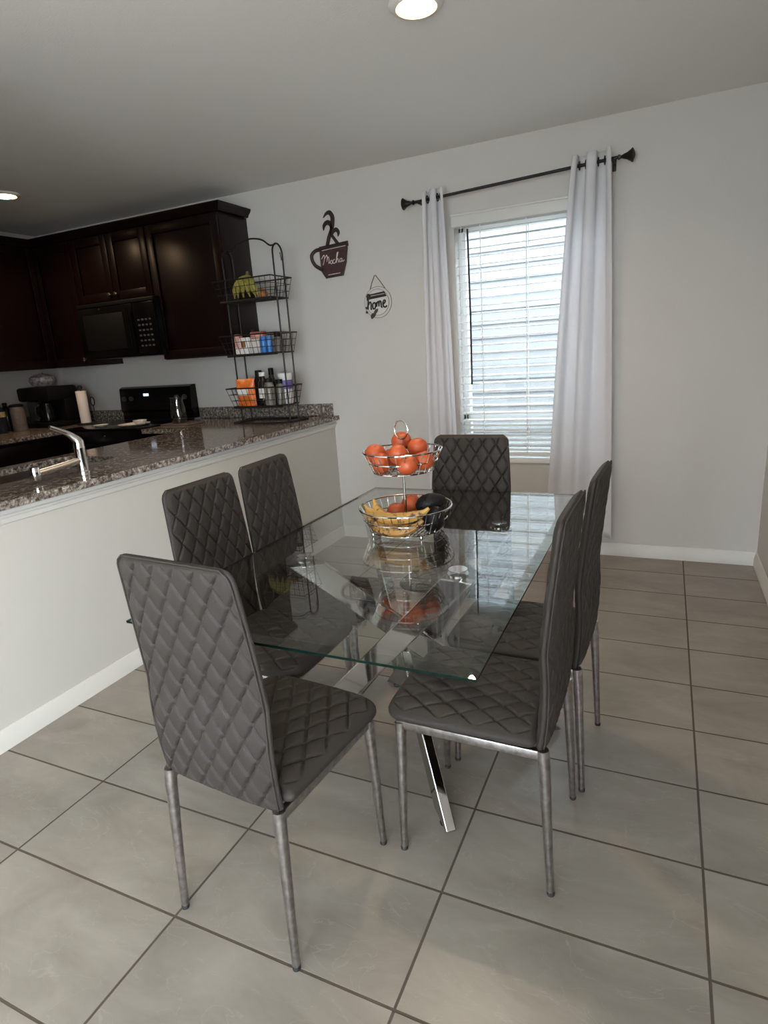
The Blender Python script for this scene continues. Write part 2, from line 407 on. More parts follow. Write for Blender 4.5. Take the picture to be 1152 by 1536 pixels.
# ---- blind
bl = thing('window_blind', 'white horizontal slatted blind hanging inside the window', 'blind', (0, YW, 0))
BX0, BX1 = WX0+.012, WX1-.012
obj('valance', MB().bbox((WX0-.012, -.020, 2.018), (WX1+.012, .055, 2.092), .006).bbox((WX0-.014, -.026, 2.078), (WX1+.014, -.012, 2.092), .003), 'trim', bl)
sl = MB(); zs = []; z = 1.99
while z > .86: zs.append(z); z -= .0475
while z > .655: zs.append(z); z -= .0315
for z in zs:
    t = math.radians(11); hw = .025; pts = []
    n = 5
    top = []; bot = []
    for i in range(n):
        u = -hw+2*hw*i/(n-1); c = .0025*(1-(u/hw)**2)
        yy = .035+u*math.cos(t)-c*math.sin(t); zz = z+u*math.sin(t)+c*math.cos(t)
        top.append((yy, zz+.0015)); bot.append((yy, zz-.0015))
    sl.prism(top+bot[::-1], 'x', BX0, BX1)
obj('slats', sl, 'slat', bl)
obj('bottom_rail', MB().bbox((BX0, .012, .622), (BX1, .060, .642), .004), 'white', bl)
for x in (-1.318, -1.20, -.925, -.62):
    for yy in ((.008, .062) if x != -1.20 else (.008,)):
        obj('ladder_cord', MB().box((x-.0022, yy-.001, .64), (x+.0022, yy+.001, 2.02)), 'white', bl)
obj('tilt_wand', MB().tube([(-1.272, -.012, 2.0), (-1.266, -.016, 1.5), (-1.268, -.018, 1.085)], .006, 6), 'vent', bl, label='thin dark tilt wand')

# ---- curtain rod
RY = YW-.085; RZ0, RZ1 = 2.178, 2.222
def rz(x): return RZ0+(RZ1-RZ0)*(x+1.60)/(1.20)
rod = thing('curtain_rod', 'black curtain rod with flared finials above the window', 'curtain rod', (0, 0, 0))
obj('rod', MB().tube([(-1.575, RY, rz(-1.575)), (-.43, RY, rz(-.43))], .0085, 12), 'rod', rod)
for sgn, x in ((-1, -1.575), (1, -.43)):
    fp = [(.007, 0), (.013, .002), (.013, .010), (.008, .014), (.008, .022), (.012, .028), (.017, .045), (.027, .062), (.034, .070), (.033, .074), (.016, .082), (.001, .086)]
    obj('finial', MB().lathe([(r, sgn*a) for r, a in fp], 20, (x, RY, rz(x)), axis='x'), 'rod', rod)
for x in (-1.545, -.452):
    obj('bracket', MB().bbox((x-.007, RY-.008, rz(x)-.014), (x+.007, YW-.004, rz(x)-.006), .002).bbox((x-.010, YW-.006, rz(x)-.045), (x+.010, YW, rz(x)+.012), .002).tube([(x, RY, rz(x)-.012), (x, RY-.012, rz(x)-.002)], .004, 6), 'rod', rod)

# ---- curtains
def curtain(name, x0t, x1t, x0b, x1b, zt0, zt1, zb, nf, seed, label, amp=.028, bow=0.):
    rnd = random.Random(seed); ph = rnd.random()*6; fr = [rnd.uniform(.7, 1.3) for _ in range(6)]
    nu, nv = nf*18, 60
    def pt(i, j):
        u = i/nu; v = j/nv
        x0 = x0t+(x0b-x0t)*(v**.8); x1 = x1t+(x1b-x1t)*(v**.8)
        a = amp*(1-.35*v)
        ug = u+.035*math.sin(2*PI*u*1.3+ph)*min(1, v*3)
        fold = -.25*(1-v)-math.cos(2*PI*nf*ug+.25*math.sin(5*v+ph)*v)
        fold += .30*math.sin(2*PI*nf*2*ug+ph+v)*min(1, v*2)
        x = x0+(x1-x0)*u + .010*math.sin(2*PI*nf*2*u)*(1-v) + bow*math.sin(PI*v)*(1-u)
        y = RY+.004+a*fold
        zt = zt0+(zt1-zt0)*u
        return (x, y, zt-(zt-zb)*v)
    m = MB(); vs = [pt(i, j) for j in range(nv+1) for i in range(nu+1)]
    fs = [(j*(nu+1)+i, j*(nu+1)+i+1, (j+1)*(nu+1)+i+1, (j+1)*(nu+1)+i) for j in range(nv) for i in range(nu)]
    m.add(vs, fs, 0, True)
    root = thing(name, label, 'curtain', ((x0b+x1b)/2, RY, zb))
    inv = Matrix.Translation(-Vector(root.location))
    o = obj('cloth', m.xf(inv), 'curtain', root, sharp=80)
    so = o.modifiers.new('s', 'SOLIDIFY'); so.thickness = .0015
    for k in range(nf*2):
        u = (k+.5)/(2*nf)+(.04 if k % 2 == 0 else -.04)/1
        x = x0t+(x1t-x0t)*u
        g = MB(); rr = [(x+.004*math.sin(k*PI)+.0*c, RY+.020*math.cos(a), rz(x)+.020*math.sin(a)) for c, a in ((0, 2*PI*q/20) for q in range(20))]
        g.tube(rr, .0032, 6, closed=True)
        obj('grommet', g.xf(inv), 'rod', root)
    return root
curtain('curtain', -1.512, -1.385, -1.565, -1.345, 2.226, 2.232, .16, 2, 1, 'narrow white curtain panel at the left side of the window')
curtain('curtain', -.652, -.462, -.79, -.40, 2.262, 2.272, .14, 2, 5, 'wide white curtain panel at the right side of the window, glowing from behind', amp=.034)

# ---------------------------------------------------------------- wall signs
def stroke(pts, r, n=6, sub=6):
    "smooth tube through points"
    P = [Vector(p) for p in pts]; out = []
    for i in range(len(P)-1):
        p0 = P[max(i-1, 0)]; p1 = P[i]; p2 = P[i+1]; p3 = P[min(i+2, len(P)-1)]
        for k in range(sub):
            t = k/sub
            out.append(.5*((2*p1)+(-p0+p2)*t+(2*p0-5*p1+4*p2-p3)*t*t+(-p0+3*p1-3*p2+p3)*t**3))
    out.append(P[-1])
    rr = r if hasattr(r, '__len__') else None
    if rr:
        R = []; m = len(out)
        for i in range(m):
            f_ = i/(m-1)*(len(rr)-1); a = int(min(f_, len(rr)-2)); R.append(rr[a]+(rr[a+1]-rr[a])*(f_-a))
        return out, R
    return out, r
cup = thing('cup_sign', 'dark brown wooden coffee cup wall sign reading Mocha', 'wall sign', (-2.21, YW, 2.0))
off = Vector((2.21, 0, -2.0))
def W(pts, y=0.): return [(p[0]+2.21, y, p[1]-2.0) for p in pts]
cb_ = MB().prism([(p[0], p[2]) for p in W([(-2.300, 2.028), (-2.084, 2.040), (-2.082, 2.012), (-2.090, 2.006), (-2.104, 1.915), (-2.134, 1.832), (-2.266, 1.826), (-2.296, 1.872)])], 'y', -.012, -.001)
obj('cup_body', cb_, 'cupbrown', cup)
rim = MB()
for a, b in (((-2.300, 2.012), (-2.083, 2.024)), ((-2.283, 1.86), (-2.262, 1.829)), ((-2.266, 1.832), (-2.136, 1.838)), ((-2.106, 1.915), (-2.136, 1.838)), ((-2.088, 2.0), (-2.106, 1.915))):
    q = W([a, b], -.012); rim.tube(q, .009 if a[1] > 2.01 else .005, 6)
obj('cup_border', rim, 'cupdark', cup)
hp, hr = stroke(W([(-2.290, 2.012), (-2.330, 2.008), (-2.362, 1.985), (-2.362, 1.950), (-2.342, 1.917), (-2.310, 1.895), (-2.280, 1.880)], -.007), .0115)
obj('cup_handle', MB().tube(hp, .0125, 8), 'cupdark', cup)
st = MB()
for pts, r in (([(-2.240, 2.025), (-2.222, 2.075), (-2.196, 2.125), (-2.186, 2.165), (-2.184, 2.200), (-2.203, 2.226), (-2.228, 2.222), (-2.252, 2.200)], [.013, .014, .014, .016, .015, .014, .010, .002]),
               ([(-2.196, 2.120), (-2.198, 2.150), (-2.218, 2.168), (-2.238, 2.165), (-2.252, 2.150), (-2.257, 2.124)], [.012, .014, .015, .014, .011, .002]),
               ([(-2.196, 2.100), (-2.182, 2.112), (-2.164, 2.118), (-2.150, 2.106), (-2.148, 2.090), (-2.154, 2.074)], [.011, .012, .013, .012, .009, .002]),
               ([(-2.155, 2.026), (-2.176, 2.056), (-2.196, 2.085), (-2.204, 2.110)], [.013, .011, .010, .009])):
    p, r = stroke(W(pts, -.006), r); st.tube(p, r, 8, flat=None)
st.v = [(v[0], max(-.012, v[1]), v[2]) for v in st.v]
obj('steam', st, 'cupdark', cup)
ln = MB()
for a, b in (((-2.278, 2.002), (-2.100, 2.012)), ((-2.245, 1.846), (-2.152, 1.850))): obj('pale_line', MB().tube(W([a, b], -.0135), .0022, 6), 'cream', cup)
wr = MB()
mocha = [[(-2.287, 1.950), (-2.268, 1.972), (-2.262, 1.960), (-2.268, 1.935), (-2.278, 1.912)], [(-2.266, 1.945), (-2.246, 1.970), (-2.242, 1.950), (-2.248, 1.930)], [(-2.246, 1.945), (-2.234, 1.958), (-2.230, 1.935), (-2.234, 1.918), (-2.222, 1.924)],
         [(-2.214, 1.935), (-2.222, 1.924), (-2.216, 1.913), (-2.206, 1.918), (-2.208, 1.932), (-2.215, 1.935)], [(-2.186, 1.937), (-2.198, 1.934), (-2.202, 1.920), (-2.194, 1.913), (-2.180, 1.920)],
         [(-2.180, 1.920), (-2.164, 1.960), (-2.158, 1.978), (-2.166, 1.972), (-2.172, 1.945), (-2.176, 1.915)], [(-2.174, 1.928), (-2.164, 1.940), (-2.160, 1.930), (-2.160, 1.918), (-2.152, 1.920)],
         [(-2.134, 1.938), (-2.146, 1.936), (-2.150, 1.924), (-2.142, 1.917), (-2.134, 1.926), (-2.132, 1.938), (-2.132, 1.922), (-2.122, 1.920), (-2.116, 1.928)]]
for l in mocha:
    p, r = stroke(W(l, -.0135), .0022); wr.tube(p, .0023, 6)
obj('lettering', wr, 'cream', cup, label='cream handwritten word Mocha')

hs = thing('round_sign', 'small round white home sign hanging from a cord', 'wall sign', (-1.895, YW, 1.64))
def W2(pts, y): return [(p[0]+1.895, y, p[1]-1.64) for p in pts]
obj('back_disc', MB().lathe([(.001, -.001), (.096, -.001), (.098, -.004), (.096, -.007), (.001, -.007)], 48, (0, 0, 0), axis='y'), 'wall', hs)
obj('outer_ring', MB().tube([(.098*math.cos(a), -.005, .098*math.sin(a)) for a in [2*PI*k/48 for k in range(48)]], .0016, 6, closed=True), 'rope', hs)
obj('front_disc', MB().lathe([(.001, -.006), (.080, -.006), (.082, -.010), (.080, -.013), (.001, -.013)], 48, (0, 0, 0), axis='y'), 'signwhite', hs)
obj('inner_ring', MB().tube([(.081*math.cos(a), -.011, .081*math.sin(a)) for a in [2*PI*k/48 for k in range(48)]], .0018, 6, closed=True), 'rope', hs)
obj('cord', MB().tube(W2([(-1.945, 1.726), (-1.930, 1.765), (-1.908, 1.808), (-1.900, 1.808), (-1.868, 1.765), (-1.838, 1.722)], -.006), .0028, 6), 'rope', hs)
obj('banner', MB().prism([(p[0], p[2]) for p in W2([(-1.962, 1.700), (-1.945, 1.694), (-1.842, 1.704), (-1.826, 1.672), (-1.950, 1.662), (-1.970, 1.655), (-1.974, 1.685)], 0)], 'y', -.015, -.012), 'ink', hs, label='black banner band')
sc = MB(); x = -1.940
while x < -1.846:
    p, r = stroke(W2([(x, 1.680+(x+1.94)*.07), (x+.003, 1.686+(x+1.94)*.07), (x+.006, 1.679+(x+1.94)*.07)], -.0155), .0009, sub=3); sc.tube(p, .0009, 4); x += .0085
obj('banner_writing', sc, 'cream', hs)
hm = MB()
home = [[(-1.956, 1.69), (-1.962, 1.645), (-1.966, 1.600)], [(-1.963, 1.625), (-1.950, 1.645), (-1.942, 1.635), (-1.944, 1.603), (-1.938, 1.600)],
        [(-1.918, 1.640), (-1.930, 1.630), (-1.930, 1.606), (-1.920, 1.601), (-1.910, 1.615), (-1.910, 1.632), (-1.918, 1.640)],
        [(-1.900, 1.642), (-1.902, 1.612)], [(-1.902, 1.625), (-1.893, 1.642), (-1.886, 1.640), (-1.886, 1.612)], [(-1.886, 1.625), (-1.878, 1.645), (-1.870, 1.640), (-1.868, 1.610), (-1.860, 1.606)],
        [(-1.858, 1.622), (-1.842, 1.634), (-1.838, 1.645), (-1.848, 1.648), (-1.856, 1.630), (-1.852, 1.610), (-1.838, 1.606), (-1.828, 1.614)]]
for l in home:
    p, r = stroke(W2(l, -.0145), .004); hm.tube(p, .0052, 6)
obj('lettering', hm, 'ink', hs, label='black script word home')
lf = MB()
for p0, p1, r in (((-1.905, 1.60), (-1.930, 1.545), .010), ((-1.930, 1.575), (-1.944, 1.538), .012), ((-1.985, 1.615), (-1.965, 1.605), .008), ((-1.982, 1.590), (-1.972, 1.575), .008), ((-1.893, 1.60), (-1.915, 1.57), .007)):
    a = Vector(W2([p0], -.016)[0]); b = Vector(W2([p1], -.014)[0])
    obj('leaf', MB().tube([a+(b-a)*t for t in (0, .25, .5, .75, 1)], [.002, r*.8, r, r*.8, .002], 6), 'leafdark', hs)

# ---------------------------------------------------------------- kitchen: counters
ct = thing('countertop', 'long grey speckled granite counter on the half wall beside the chairs', 'countertop', (-2.6, .8, CZ-.03))
g = MB(); ox = Vector((2.6, -.8, -(CZ-.03)))
EX = XP+.045; KX = -3.08; SX0, SX1, SY0, SY1 = -3.005, -2.62, .22, 1.03
def gb(a, b): g.box((a[0]+2.6, a[1]-.8, 0), (b[0]+2.6, b[1]-.8, .03))
# one polygon outline with a rounded sink cut-out
def arc(cx, cy, r, a0, a1, n=6): return [(cx+r*math.cos(a0+(a1-a0)*k/n), cy+r*math.sin(a0+(a1-a0)*k/n)) for k in range(n+1)]
bm = bmesh.new()
outer = [(EX, -.078), (EX, YW-.002), (-3.515, YW-.002), (-3.515, 2.035), (KX, 2.035), (KX, -.078)]
rr_ = .07
inner = arc(SX1-rr_, SY1-rr_, rr_, 0, PI/2)+arc(SX0+rr_, SY1-rr_, rr_, PI/2, PI)+arc(SX0+rr_, SY0+rr_, rr_, PI, 1.5*PI)+arc(SX1-rr_, SY0+rr_, rr_, 1.5*PI, 2*PI)
es = []
for loop in (outer, inner):
    vs = [bm.verts.new((x+2.6, y-.8, .03)) for x, y in loop]
    es += [bm.edges.new((vs[i], vs[(i+1) % len(vs)])) for i in range(len(vs))]
bmesh.ops.triangle_fill(bm, use_beauty=True, use_dissolve=False, edges=es)
topf = list(bm.faces)
ex = bmesh.ops.extrude_face_region(bm, geom=topf)
for v in [e for e in ex['geom'] if isinstance(e, bmesh.types.BMVert)]: v.co.z -= .03
bm.verts.index_update(); bm.normal_update()
g.add([v.co[:] for v in bm.verts], [[v.index for v in f.verts] for f in bm.faces]); bm.free()
g.f = [f for f in g.f]
obj('stone_slab', g, 'granite', ct, sharp=30)
obj('backsplash', MB().bbox((-3.515+2.6, YW-.022-.8, .031), (XP+2.6+.002, YW-.002-.8, .031+.085), .002), 'granite', ct)
# sink
sk = thing('kitchen_sink', 'undermount steel sink set into the granite counter', 'sink', (-2.8, .625, CZ-.2))
b = MB(); D = .17; cxs = -2.8; cys = .625
def rrect(x0, x1, y0, y1, r, z): return [(p[0]-cxs, p[1]-cys, z) for p in arc(x1-r, y1-r, r, 0, PI/2)+arc(x0+r, y1-r, r, PI/2, PI)+arc(x0+r, y0+r, r, PI, 1.5*PI)+arc(x1-r, y0+r, r, 1.5*PI, 2*PI)]
zt = .2-.0305
b.rings([rrect(SX0-.02, SX1+.02, SY0-.02, SY1+.02, .08, zt), rrect(SX0-.004, SX1+.004, SY0-.004, SY1+.004, .07, zt), rrect(SX0+.004, SX1-.004, SY0+.004, SY1-.004, .07, .03), rrect(SX0+.03, SX1-.03, SY0+.03, SY1-.03, .05, .0)], cap=False)
bb = rrect(SX0+.03, SX1-.03, SY0+.03, SY1-.03, .05, .0); b.add(bb, [tuple(range(len(bb)))])
obj('basin', b, 'steel', sk)
obj('drain', MB().lathe([(.001, .002), (.04, .002), (.045, .004), (.045, .001)], 24, (0, .0, 0)), 'chrome', sk)
# base cabinets behind the half wall (kitchen side)
def cab_fronts(root, x, y0, y1, n, face):
    for k in range(n):
        a = y0+(y1-y0)*k/n+.004; c = y0+(y1-y0)*(k+1)/n-.004
        d = MB()
        if face == '-x': d.bbox((x-.02, a, .12), (x, c, .68), .003); h = MB().bbox((x-.02, a, .70), (x, c, .85), .003)
        else: d.bbox((x, a, .12), (x+.02, c, .68), .003); h = MB().bbox((x, a, .70), (x+.02, c, .85), .003)
        obj('door', d, 'cabinet', root); obj('drawer', h, 'cabinet', root)
bc = thing('base_cabinet', 'dark cabinet run under the peninsula counter', 'cabinet', (0, 0, 0))
obj('body', MB().box((KX+.045, -.07, 0), (XP-.12, .15, CZ-.032)).box((KX+.045, 1.1, 0), (XP-.12, YW-.002, CZ-.032)).box((KX+.045, .15, 0), (XP-.12, 1.1, CZ-.25)), 'cabinet', bc)
cab_fronts(bc, KX+.045, -.07, 2.0, 4, '-x')
# faucet
fx, fy = -2.44, .665
fa = thing('faucet', 'chrome kitchen tap with curved lever and horizontal spout on the counter', 'faucet', (fx, fy, CZ))
obj('body', MB().lathe([(.027, 0), (.027, .008), (.023, .012), (.023, .105), (.024, .110), (.0235, .112)], 24), 'chrome', fa)
lp = [(0, 0, .112), (0, .0, .135), (-.004, -.012, .155), (-.012, -.035, .178), (-.022, -.068, .197), (-.030, -.098, .212)]
p, r = stroke(lp, [.0235, .0225, .017, .012, .010, .0095])
obj('lever', MB().tube(p, r, 12), 'chrome', fa)
obj('spout', MB().tube([(0, -.015, .055), (-.006, -.10, .046), (-.012, -.20, .038)], [.015, .0145, .0145], 14), 'nickel', fa)
obj('spray_head', MB().lathe([(.018, .010), (.019, .012), (.020, .040), (.019, .062), (.017, .066)], 20, (-.013, -.215, 0)), 'chrome', fa)
# left counter run + base
lc = thing('countertop', 'shadowed granite counter in the far left corner of the kitchen', 'countertop', (-4.6, 2.0, CZ-.03))
LX = -4.33
poly = [(XL+.002, -.6), (LX, -.6), (LX, 2.035), (-4.292, 2.035), (-4.292, YW-.002), (XL+.002, YW-.002)]
obj('stone_slab', MB().prism([(x+4.6, y-2.0) for x, y in poly], 'z', 0, .03), 'granite', lc)
obj('backsplash', MB().box((XL+.002+4.6, YW-.022-2.0, .031), (-4.292+4.6, YW-.002-2.0, .116)).box((XL+.002+4.6, -2.6, .031), (XL+.022+4.6, YW-.002-2.0, .116)), 'granite', lc)
lb = thing('base_cabinet', 'dark cabinet run under the left kitchen counter', 'cabinet', (0, 0, 0))
obj('body', MB().box((XL+.003, -.58, 0), (LX-.04, YW-.003, CZ-.032)), 'cabinet', lb)
cab_fronts(lb, LX-.04, -.58, 2.0, 4, '+x')

# ---- range
st_ = thing('range_stove', 'black freestanding stove with a raised back panel against the wall', 'stove', (-3.905, 2.02, 0))
def q(x, y, z): return (x+3.905, y-2.02, z)
obj('body', MB().bbox(q(-4.285, 2.045, .0), q(-3.525, 2.66, .900), .004), 'black', st_)
obj('oven_door', MB().bbox(q(-4.275, 2.012, .18), q(-3.535, 2.044, .80), .006), 'black', st_)
obj('oven_handle', MB().tube([q(-4.2, 1.985, .76), q(-3.61, 1.985, .76)], .011, 10).tube([q(-4.19, 1.985, .76), q(-4.19, 2.014, .76)], .007, 6).tube([q(-3.62, 1.985, .76), q(-3.62, 2.014, .76)], .007, 6), 'blackmat', st_)
obj('cooktop', MB().bbox(q(-4.287, 2.015, .901), q(-3.523, 2.60, .915), .004), 'black', st_)
bp_ = MB().prism([(2.665-2.02, .916), (2.60-2.02, .916), (2.60-2.02, .97), (2.585-2.02, .99), (2.600-2.02, 1.165), (2.625-2.02, 1.178), (2.665-2.02, 1.178)], 'x', -4.285+3.905, -3.525+3.905)
obj('back_panel', bp_, 'black', st_)
obj('clock_display', MB().box(q(-4.015, 2.588, 1.102), q(-3.965, 2.60, 1.122)), 'display', st_, label='small lit clock display')
for x in (-4.23, -4.15, -3.66, -3.58):
    obj('knob', MB().lathe([(.001, 0), (.019, -.0), (.018, -.02), (.001, -.022)], 16, q(x, 2.592, 1.085), axis='y'), 'button', st_)
# things on the stove
def plate(name, x, y, z, r, label, cat, m='plate'):
    o = obj(name, MB().lathe([(.001, .003), (r*.6, .003), (r*.97, .014), (r, .017), (r*.95, .012), (r*.55, 0), (.001, 0)], 40), m, loc=(x, y, z))
    return tag(o, label, cat)
plate('dinner_plate', -3.72, 2.17, .9155, .115, 'pale shallow dish lying on the right front of the stove', 'plate', m='plate')
tag(obj('small_bowl', MB().lathe([(.001, .0), (.03, .0), (.045, .02), (.05, .032), (.046, .030), (.03, .006), (.001, .005)], 28), 'plate', loc=(-3.70, 2.21, .920)), 'small pale bowl resting in the dish on the stove', 'bowl')
plate('spoon_rest', -4.02, 2.13, .9155, .055, 'small white dish lying on the left front of the stove', 'dish')

# ---- microwave
mw = thing('microwave', 'black over-the-range microwave below the two short cabinet doors', 'microwave', (-3.83, 2.28, 1.41))
def q2(x, y, z): return (x+3.83, y-2.28, z-1.41)
obj('body', MB().bbox(q2(-4.235, 2.30, 1.41), q2(-3.455, YW-.005, 1.815), .004), 'black', mw)
obj('door', MB().bbox(q2(-4.233, 2.278, 1.425), q2(-3.665, 2.299, 1.780), .005), 'black', mw)
obj('door_window', MB().bbox(q2(-4.17, 2.272, 1.475), q2(-3.76, 2.279, 1.730), .002), 'blackmat', mw)
cpn = obj('control_panel', MB().bbox(q2(-3.660, 2.278, 1.425), q2(-3.458, 2.299, 1.780), .005), 'black', mw)
obj('handle', MB().tube([q2(-3.69, 2.25, 1.46), q2(-3.69, 2.245, 1.60), q2(-3.69, 2.25, 1.75)], .009, 8), 'black', mw)
bt = MB()
for i in range(4):
    for j in range(6): obj('button', MB().box(q2(-3.625+i*.036, 2.275, 1.475+j*.036), q2(-3.605+i*.036, 2.279, 1.487+j*.036)), 'button', cpn)
obj('vent_grille', MB().bbox(q2(-4.233, 2.282, 1.785), q2(-3.458, 2.299, 1.812), .002), 'blackmat', mw)
obj('indicator', MB().lathe([(.001, -.002), (.006, -.001), (.006, .001)], 12, q2(-3.99, 2.277, 1.765), axis='y'), 'nickel', mw)

# ---- upper cabinets
def shaker(x0, x1, z0, z1, y, plane='y'):
    m = MB(); w_ = .058
    def bx(a, c, d0, d1, r=.002):
        if plane == 'y': m.bbox((a[0], y-d1, a[1]), (c[0], y-d0, c[1]), r)
        else: m.bbox((y+d0, a[0], a[1]), (y+d1, c[0], c[1]), r)
    bx((x0, z0), (x0+w_, z1), 0, .020); bx((x1-w_, z0), (x1, z1), 0, .020)
    bx((x0+w_, z0), (x1-w_, z0+w_), 0, .020); bx((x0+w_, z1-w_), (x1-w_, z1), 0, .020)
    bx((x0+w_-.002, z0+w_-.002), (x1-w_+.002, z1-w_+.002), 0, .008, .001)
    return m
def knob(parent, p, plane='y'):
    pr_ = [(.004, 0), (.004, .010), (.011, .014), (.014, .020), (.011, .026), (.001, .028)]
    if plane == 'y': mb = MB().lathe([(r, -a) for r, a in pr_], 14, p, axis='y')
    else: mb = MB().lathe(pr_, 14, p, axis='x')
    obj('knob', mb, 'nickel', parent, label='small bright metal knob')
CZ0, CZ1, CF = 1.37, 2.285, 2.365
def upper(x0, x1, z0, doors, label, knobs):
    r = thing('wall_cabinet', label, 'cabinet', (0, 0, 0))
    obj('body', MB().bbox((x0, CF, z0), (x1, YW-.002, CZ1), .002), 'cabinet', r)
    n = doors
    for k in range(n):
        a = x0+(x1-x0)*k/n+.004; c = x0+(x1-x0)*(k+1)/n-.004
        d = obj('door', shaker(a, c, z0+.005, CZ1-.012, CF), 'cabinet', r)
        kx, kz = knobs[k]; knob(d, (kx, CF-.02, kz))
    return r
upper(-3.500, -2.865, CZ0, 1, 'tall dark wooden wall cabinet at the right end of the row, beside the wire rack', [(-3.470, 1.42)])
upper(-4.262, -3.504, 1.820, 2, 'short dark wall cabinet with two doors above the microwave', [(-3.915, 1.865), (-3.850, 1.865)])
upper(-4.690, -4.266, CZ0, 1, 'tall dark wall cabinet immediately left of the microwave', [(-4.30, 1.42)])
CFX = -4.70
for (a, c, lab) in ((1.62, 2.36, 'dark wall cabinet on the left kitchen wall next to the corner'), (.86, 1.616, 'dark wall cabinet on the left kitchen wall, farther from the corner')):
    r = thing('wall_cabinet', lab, 'cabinet', (0, 0, 0))
    obj('body', MB().bbox((XL+.002, a, CZ0), (CFX, c, CZ1), .002), 'cabinet', r)
    obj('door', shaker(a+.004, c-.004, CZ0+.005, CZ1-.012, CFX, 'x'), 'cabinet', r)
obj('body', MB().box((XL+.002, 2.362, CZ0), (-4.692, YW-.002, CZ1)), 'cabinet', r)
# crown
cp_ = [(0, 2.286), (-.012, 2.286), (-.016, 2.298), (-.035, 2.318), (-.040, 2.330), (-.040, 2.338), (0, 2.338)]
m = MB()
x0, x1 = -4.70, -2.860
ringsA = [[(x1-a_, YW-.002, z) for a_, z in cp_], [(x1-a_, CF+a_, z) for a_, z in cp_], [(CFX-a_ if False else CFX+.0-a_, CF+a_, z) for a_, z in cp_], [(CFX-a_, .85, z) for a_, z in cp_]]
m.rings(ringsA, smooth=False)
m.box((XL+.01, CF, 2.29), (x1, YW-.01, 2.33)).box((XL+.01, .85, 2.29), (CFX, CF, 2.33))
obj('trim_2', m, 'cabinet', kind='structure')

# ---- things on the left counter
aF = thing('coffee_maker', 'bulky black countertop appliance in the dark kitchen corner', 'coffee maker', (-4.80, 2.30, CZ))
obj('body', MB().bbox((-.18, -.12, 0), (.19, .16, .045), .015).bbox((-.18, .02, .04), (.19, .16, .30), .02).bbox((-.185, -.12, .215), (.195, .16, .325), .02), 'blackmat', aF)
obj('jug', MB().lathe([(.05, 0), (.068, .01), (.072, .09), (.05, .14), (.052, .15)], 24, (.05, -.045, .045)), 'black', aF)
obj('jug_handle', MB().tube([(.05, -.115, .18), (.05, -.15, .17), (.05, -.155, .11), (.05, -.118, .08)], .007, 8), 'vent', aF)
obj('water_tank', MB().bbox((-.17, -.06, .05), (-.08, .02, .21), .01), 'button', aF)
tag(obj('patterned_bowl', MB().lathe([(.05, 0), (.075, .01), (.100, .045), (.092, .075), (.055, .095), (.02, .10), (.015, .112), (.001, .115)], 32), 'lace', loc=(-4.84, 2.33, CZ+.326)), 'rounded pale patterned dish standing on the black appliance', 'bowl')
pt = thing('paper_towel_holder', 'upright paper towel roll on a black stand', 'paper towel holder', (-4.50, 2.40, CZ))
obj('base', MB().lathe([(.001, 0), (.075, 0), (.078, .006), (.07, .012), (.001, .013)], 28), 'wire', pt)
obj('roll', MB().lathe([(.022, .014), (.040, .014), (.041, .018), (.041, .268), (.040, .272), (.020, .272)], 28), 'paper', pt)
obj('finial', MB().lathe([(.006, .272), (.006, .282), (.018, .290), (.020, .302), (.015, .315), (.001, .320)], 16), 'wire', pt)
sc_ = thing('scroll_stand', 'dark curled metal stand beside the paper towel roll', 'stand', (-4.385, 2.40, CZ))
obj('stem', MB().lathe([(.001, 0), (.045, 0), (.045, .006), (.006, .010), (.005, .15), (.001, .15)], 16), 'wire', sc_)
obj('loop', MB().tube([(.022*math.cos(a), 0, .185+.034*math.sin(a)) for a in [2*PI*k/20 for k in range(20)]], .005, 6, closed=True), 'wire', sc_)
p, r = stroke([(0, 0, .09), (-.05, 0, .14), (-.11, 0, .145), (-.14, 0, .12), (-.135, 0, .10)], .004)
p2 = [Vector(a) for a in p]
cn = thing('canister', 'plain greyish canister at the dark end of the left counter', 'canister', (-4.80, 2.03, CZ))
obj('body', MB().lathe([(.001, 0), (.052, 0), (.055, .006), (.050, .18), (.048, .19)], 28), 'canister', cn)
obj('lid', MB().lathe([(.053, .19), (.053, .205), (.03, .212), (.001, .213)], 28), 'blackmat', cn)
bo = thing('bottle', 'dark bottle with a yellowish label at the left end of the kitchen counter', 'bottle', (-4.84, 1.90, CZ))
obj('body', MB().lathe([(.001, 0), (.046, 0), (.050, .008), (.048, .13), (.046, .17), (.030, .20), (.018, .215)], 28), 'bluebottle', bo)
obj('label', MB().lathe([(.0495, .125), (.0495, .165), (.049, .125)], 28, cap=False), 'yellowlabel', bo, label='yellowish paper label')
obj('pump', MB().lathe([(.016, .214), (.016, .228), (.006, .23), (.006, .25), (.001, .25)], 12).bbox((-.008, -.04, .242), (.008, .01, .254), .003), 'whitelabel', bo, label='pale pump top')
bo2 = thing('bottle', 'plain dark bottle with a black cap behind the yellow-labelled one', 'bottle', (-4.92, 2.02, CZ))
obj('body', MB().lathe([(.001, 0), (.036, 0), (.040, .008), (.039, .15), (.022, .19), (.015, .20)], 24), 'darkbottle', bo2)
obj('cap', MB().lathe([(.017, .20), (.017, .225), (.001, .226)], 16), 'blackmat', bo2)

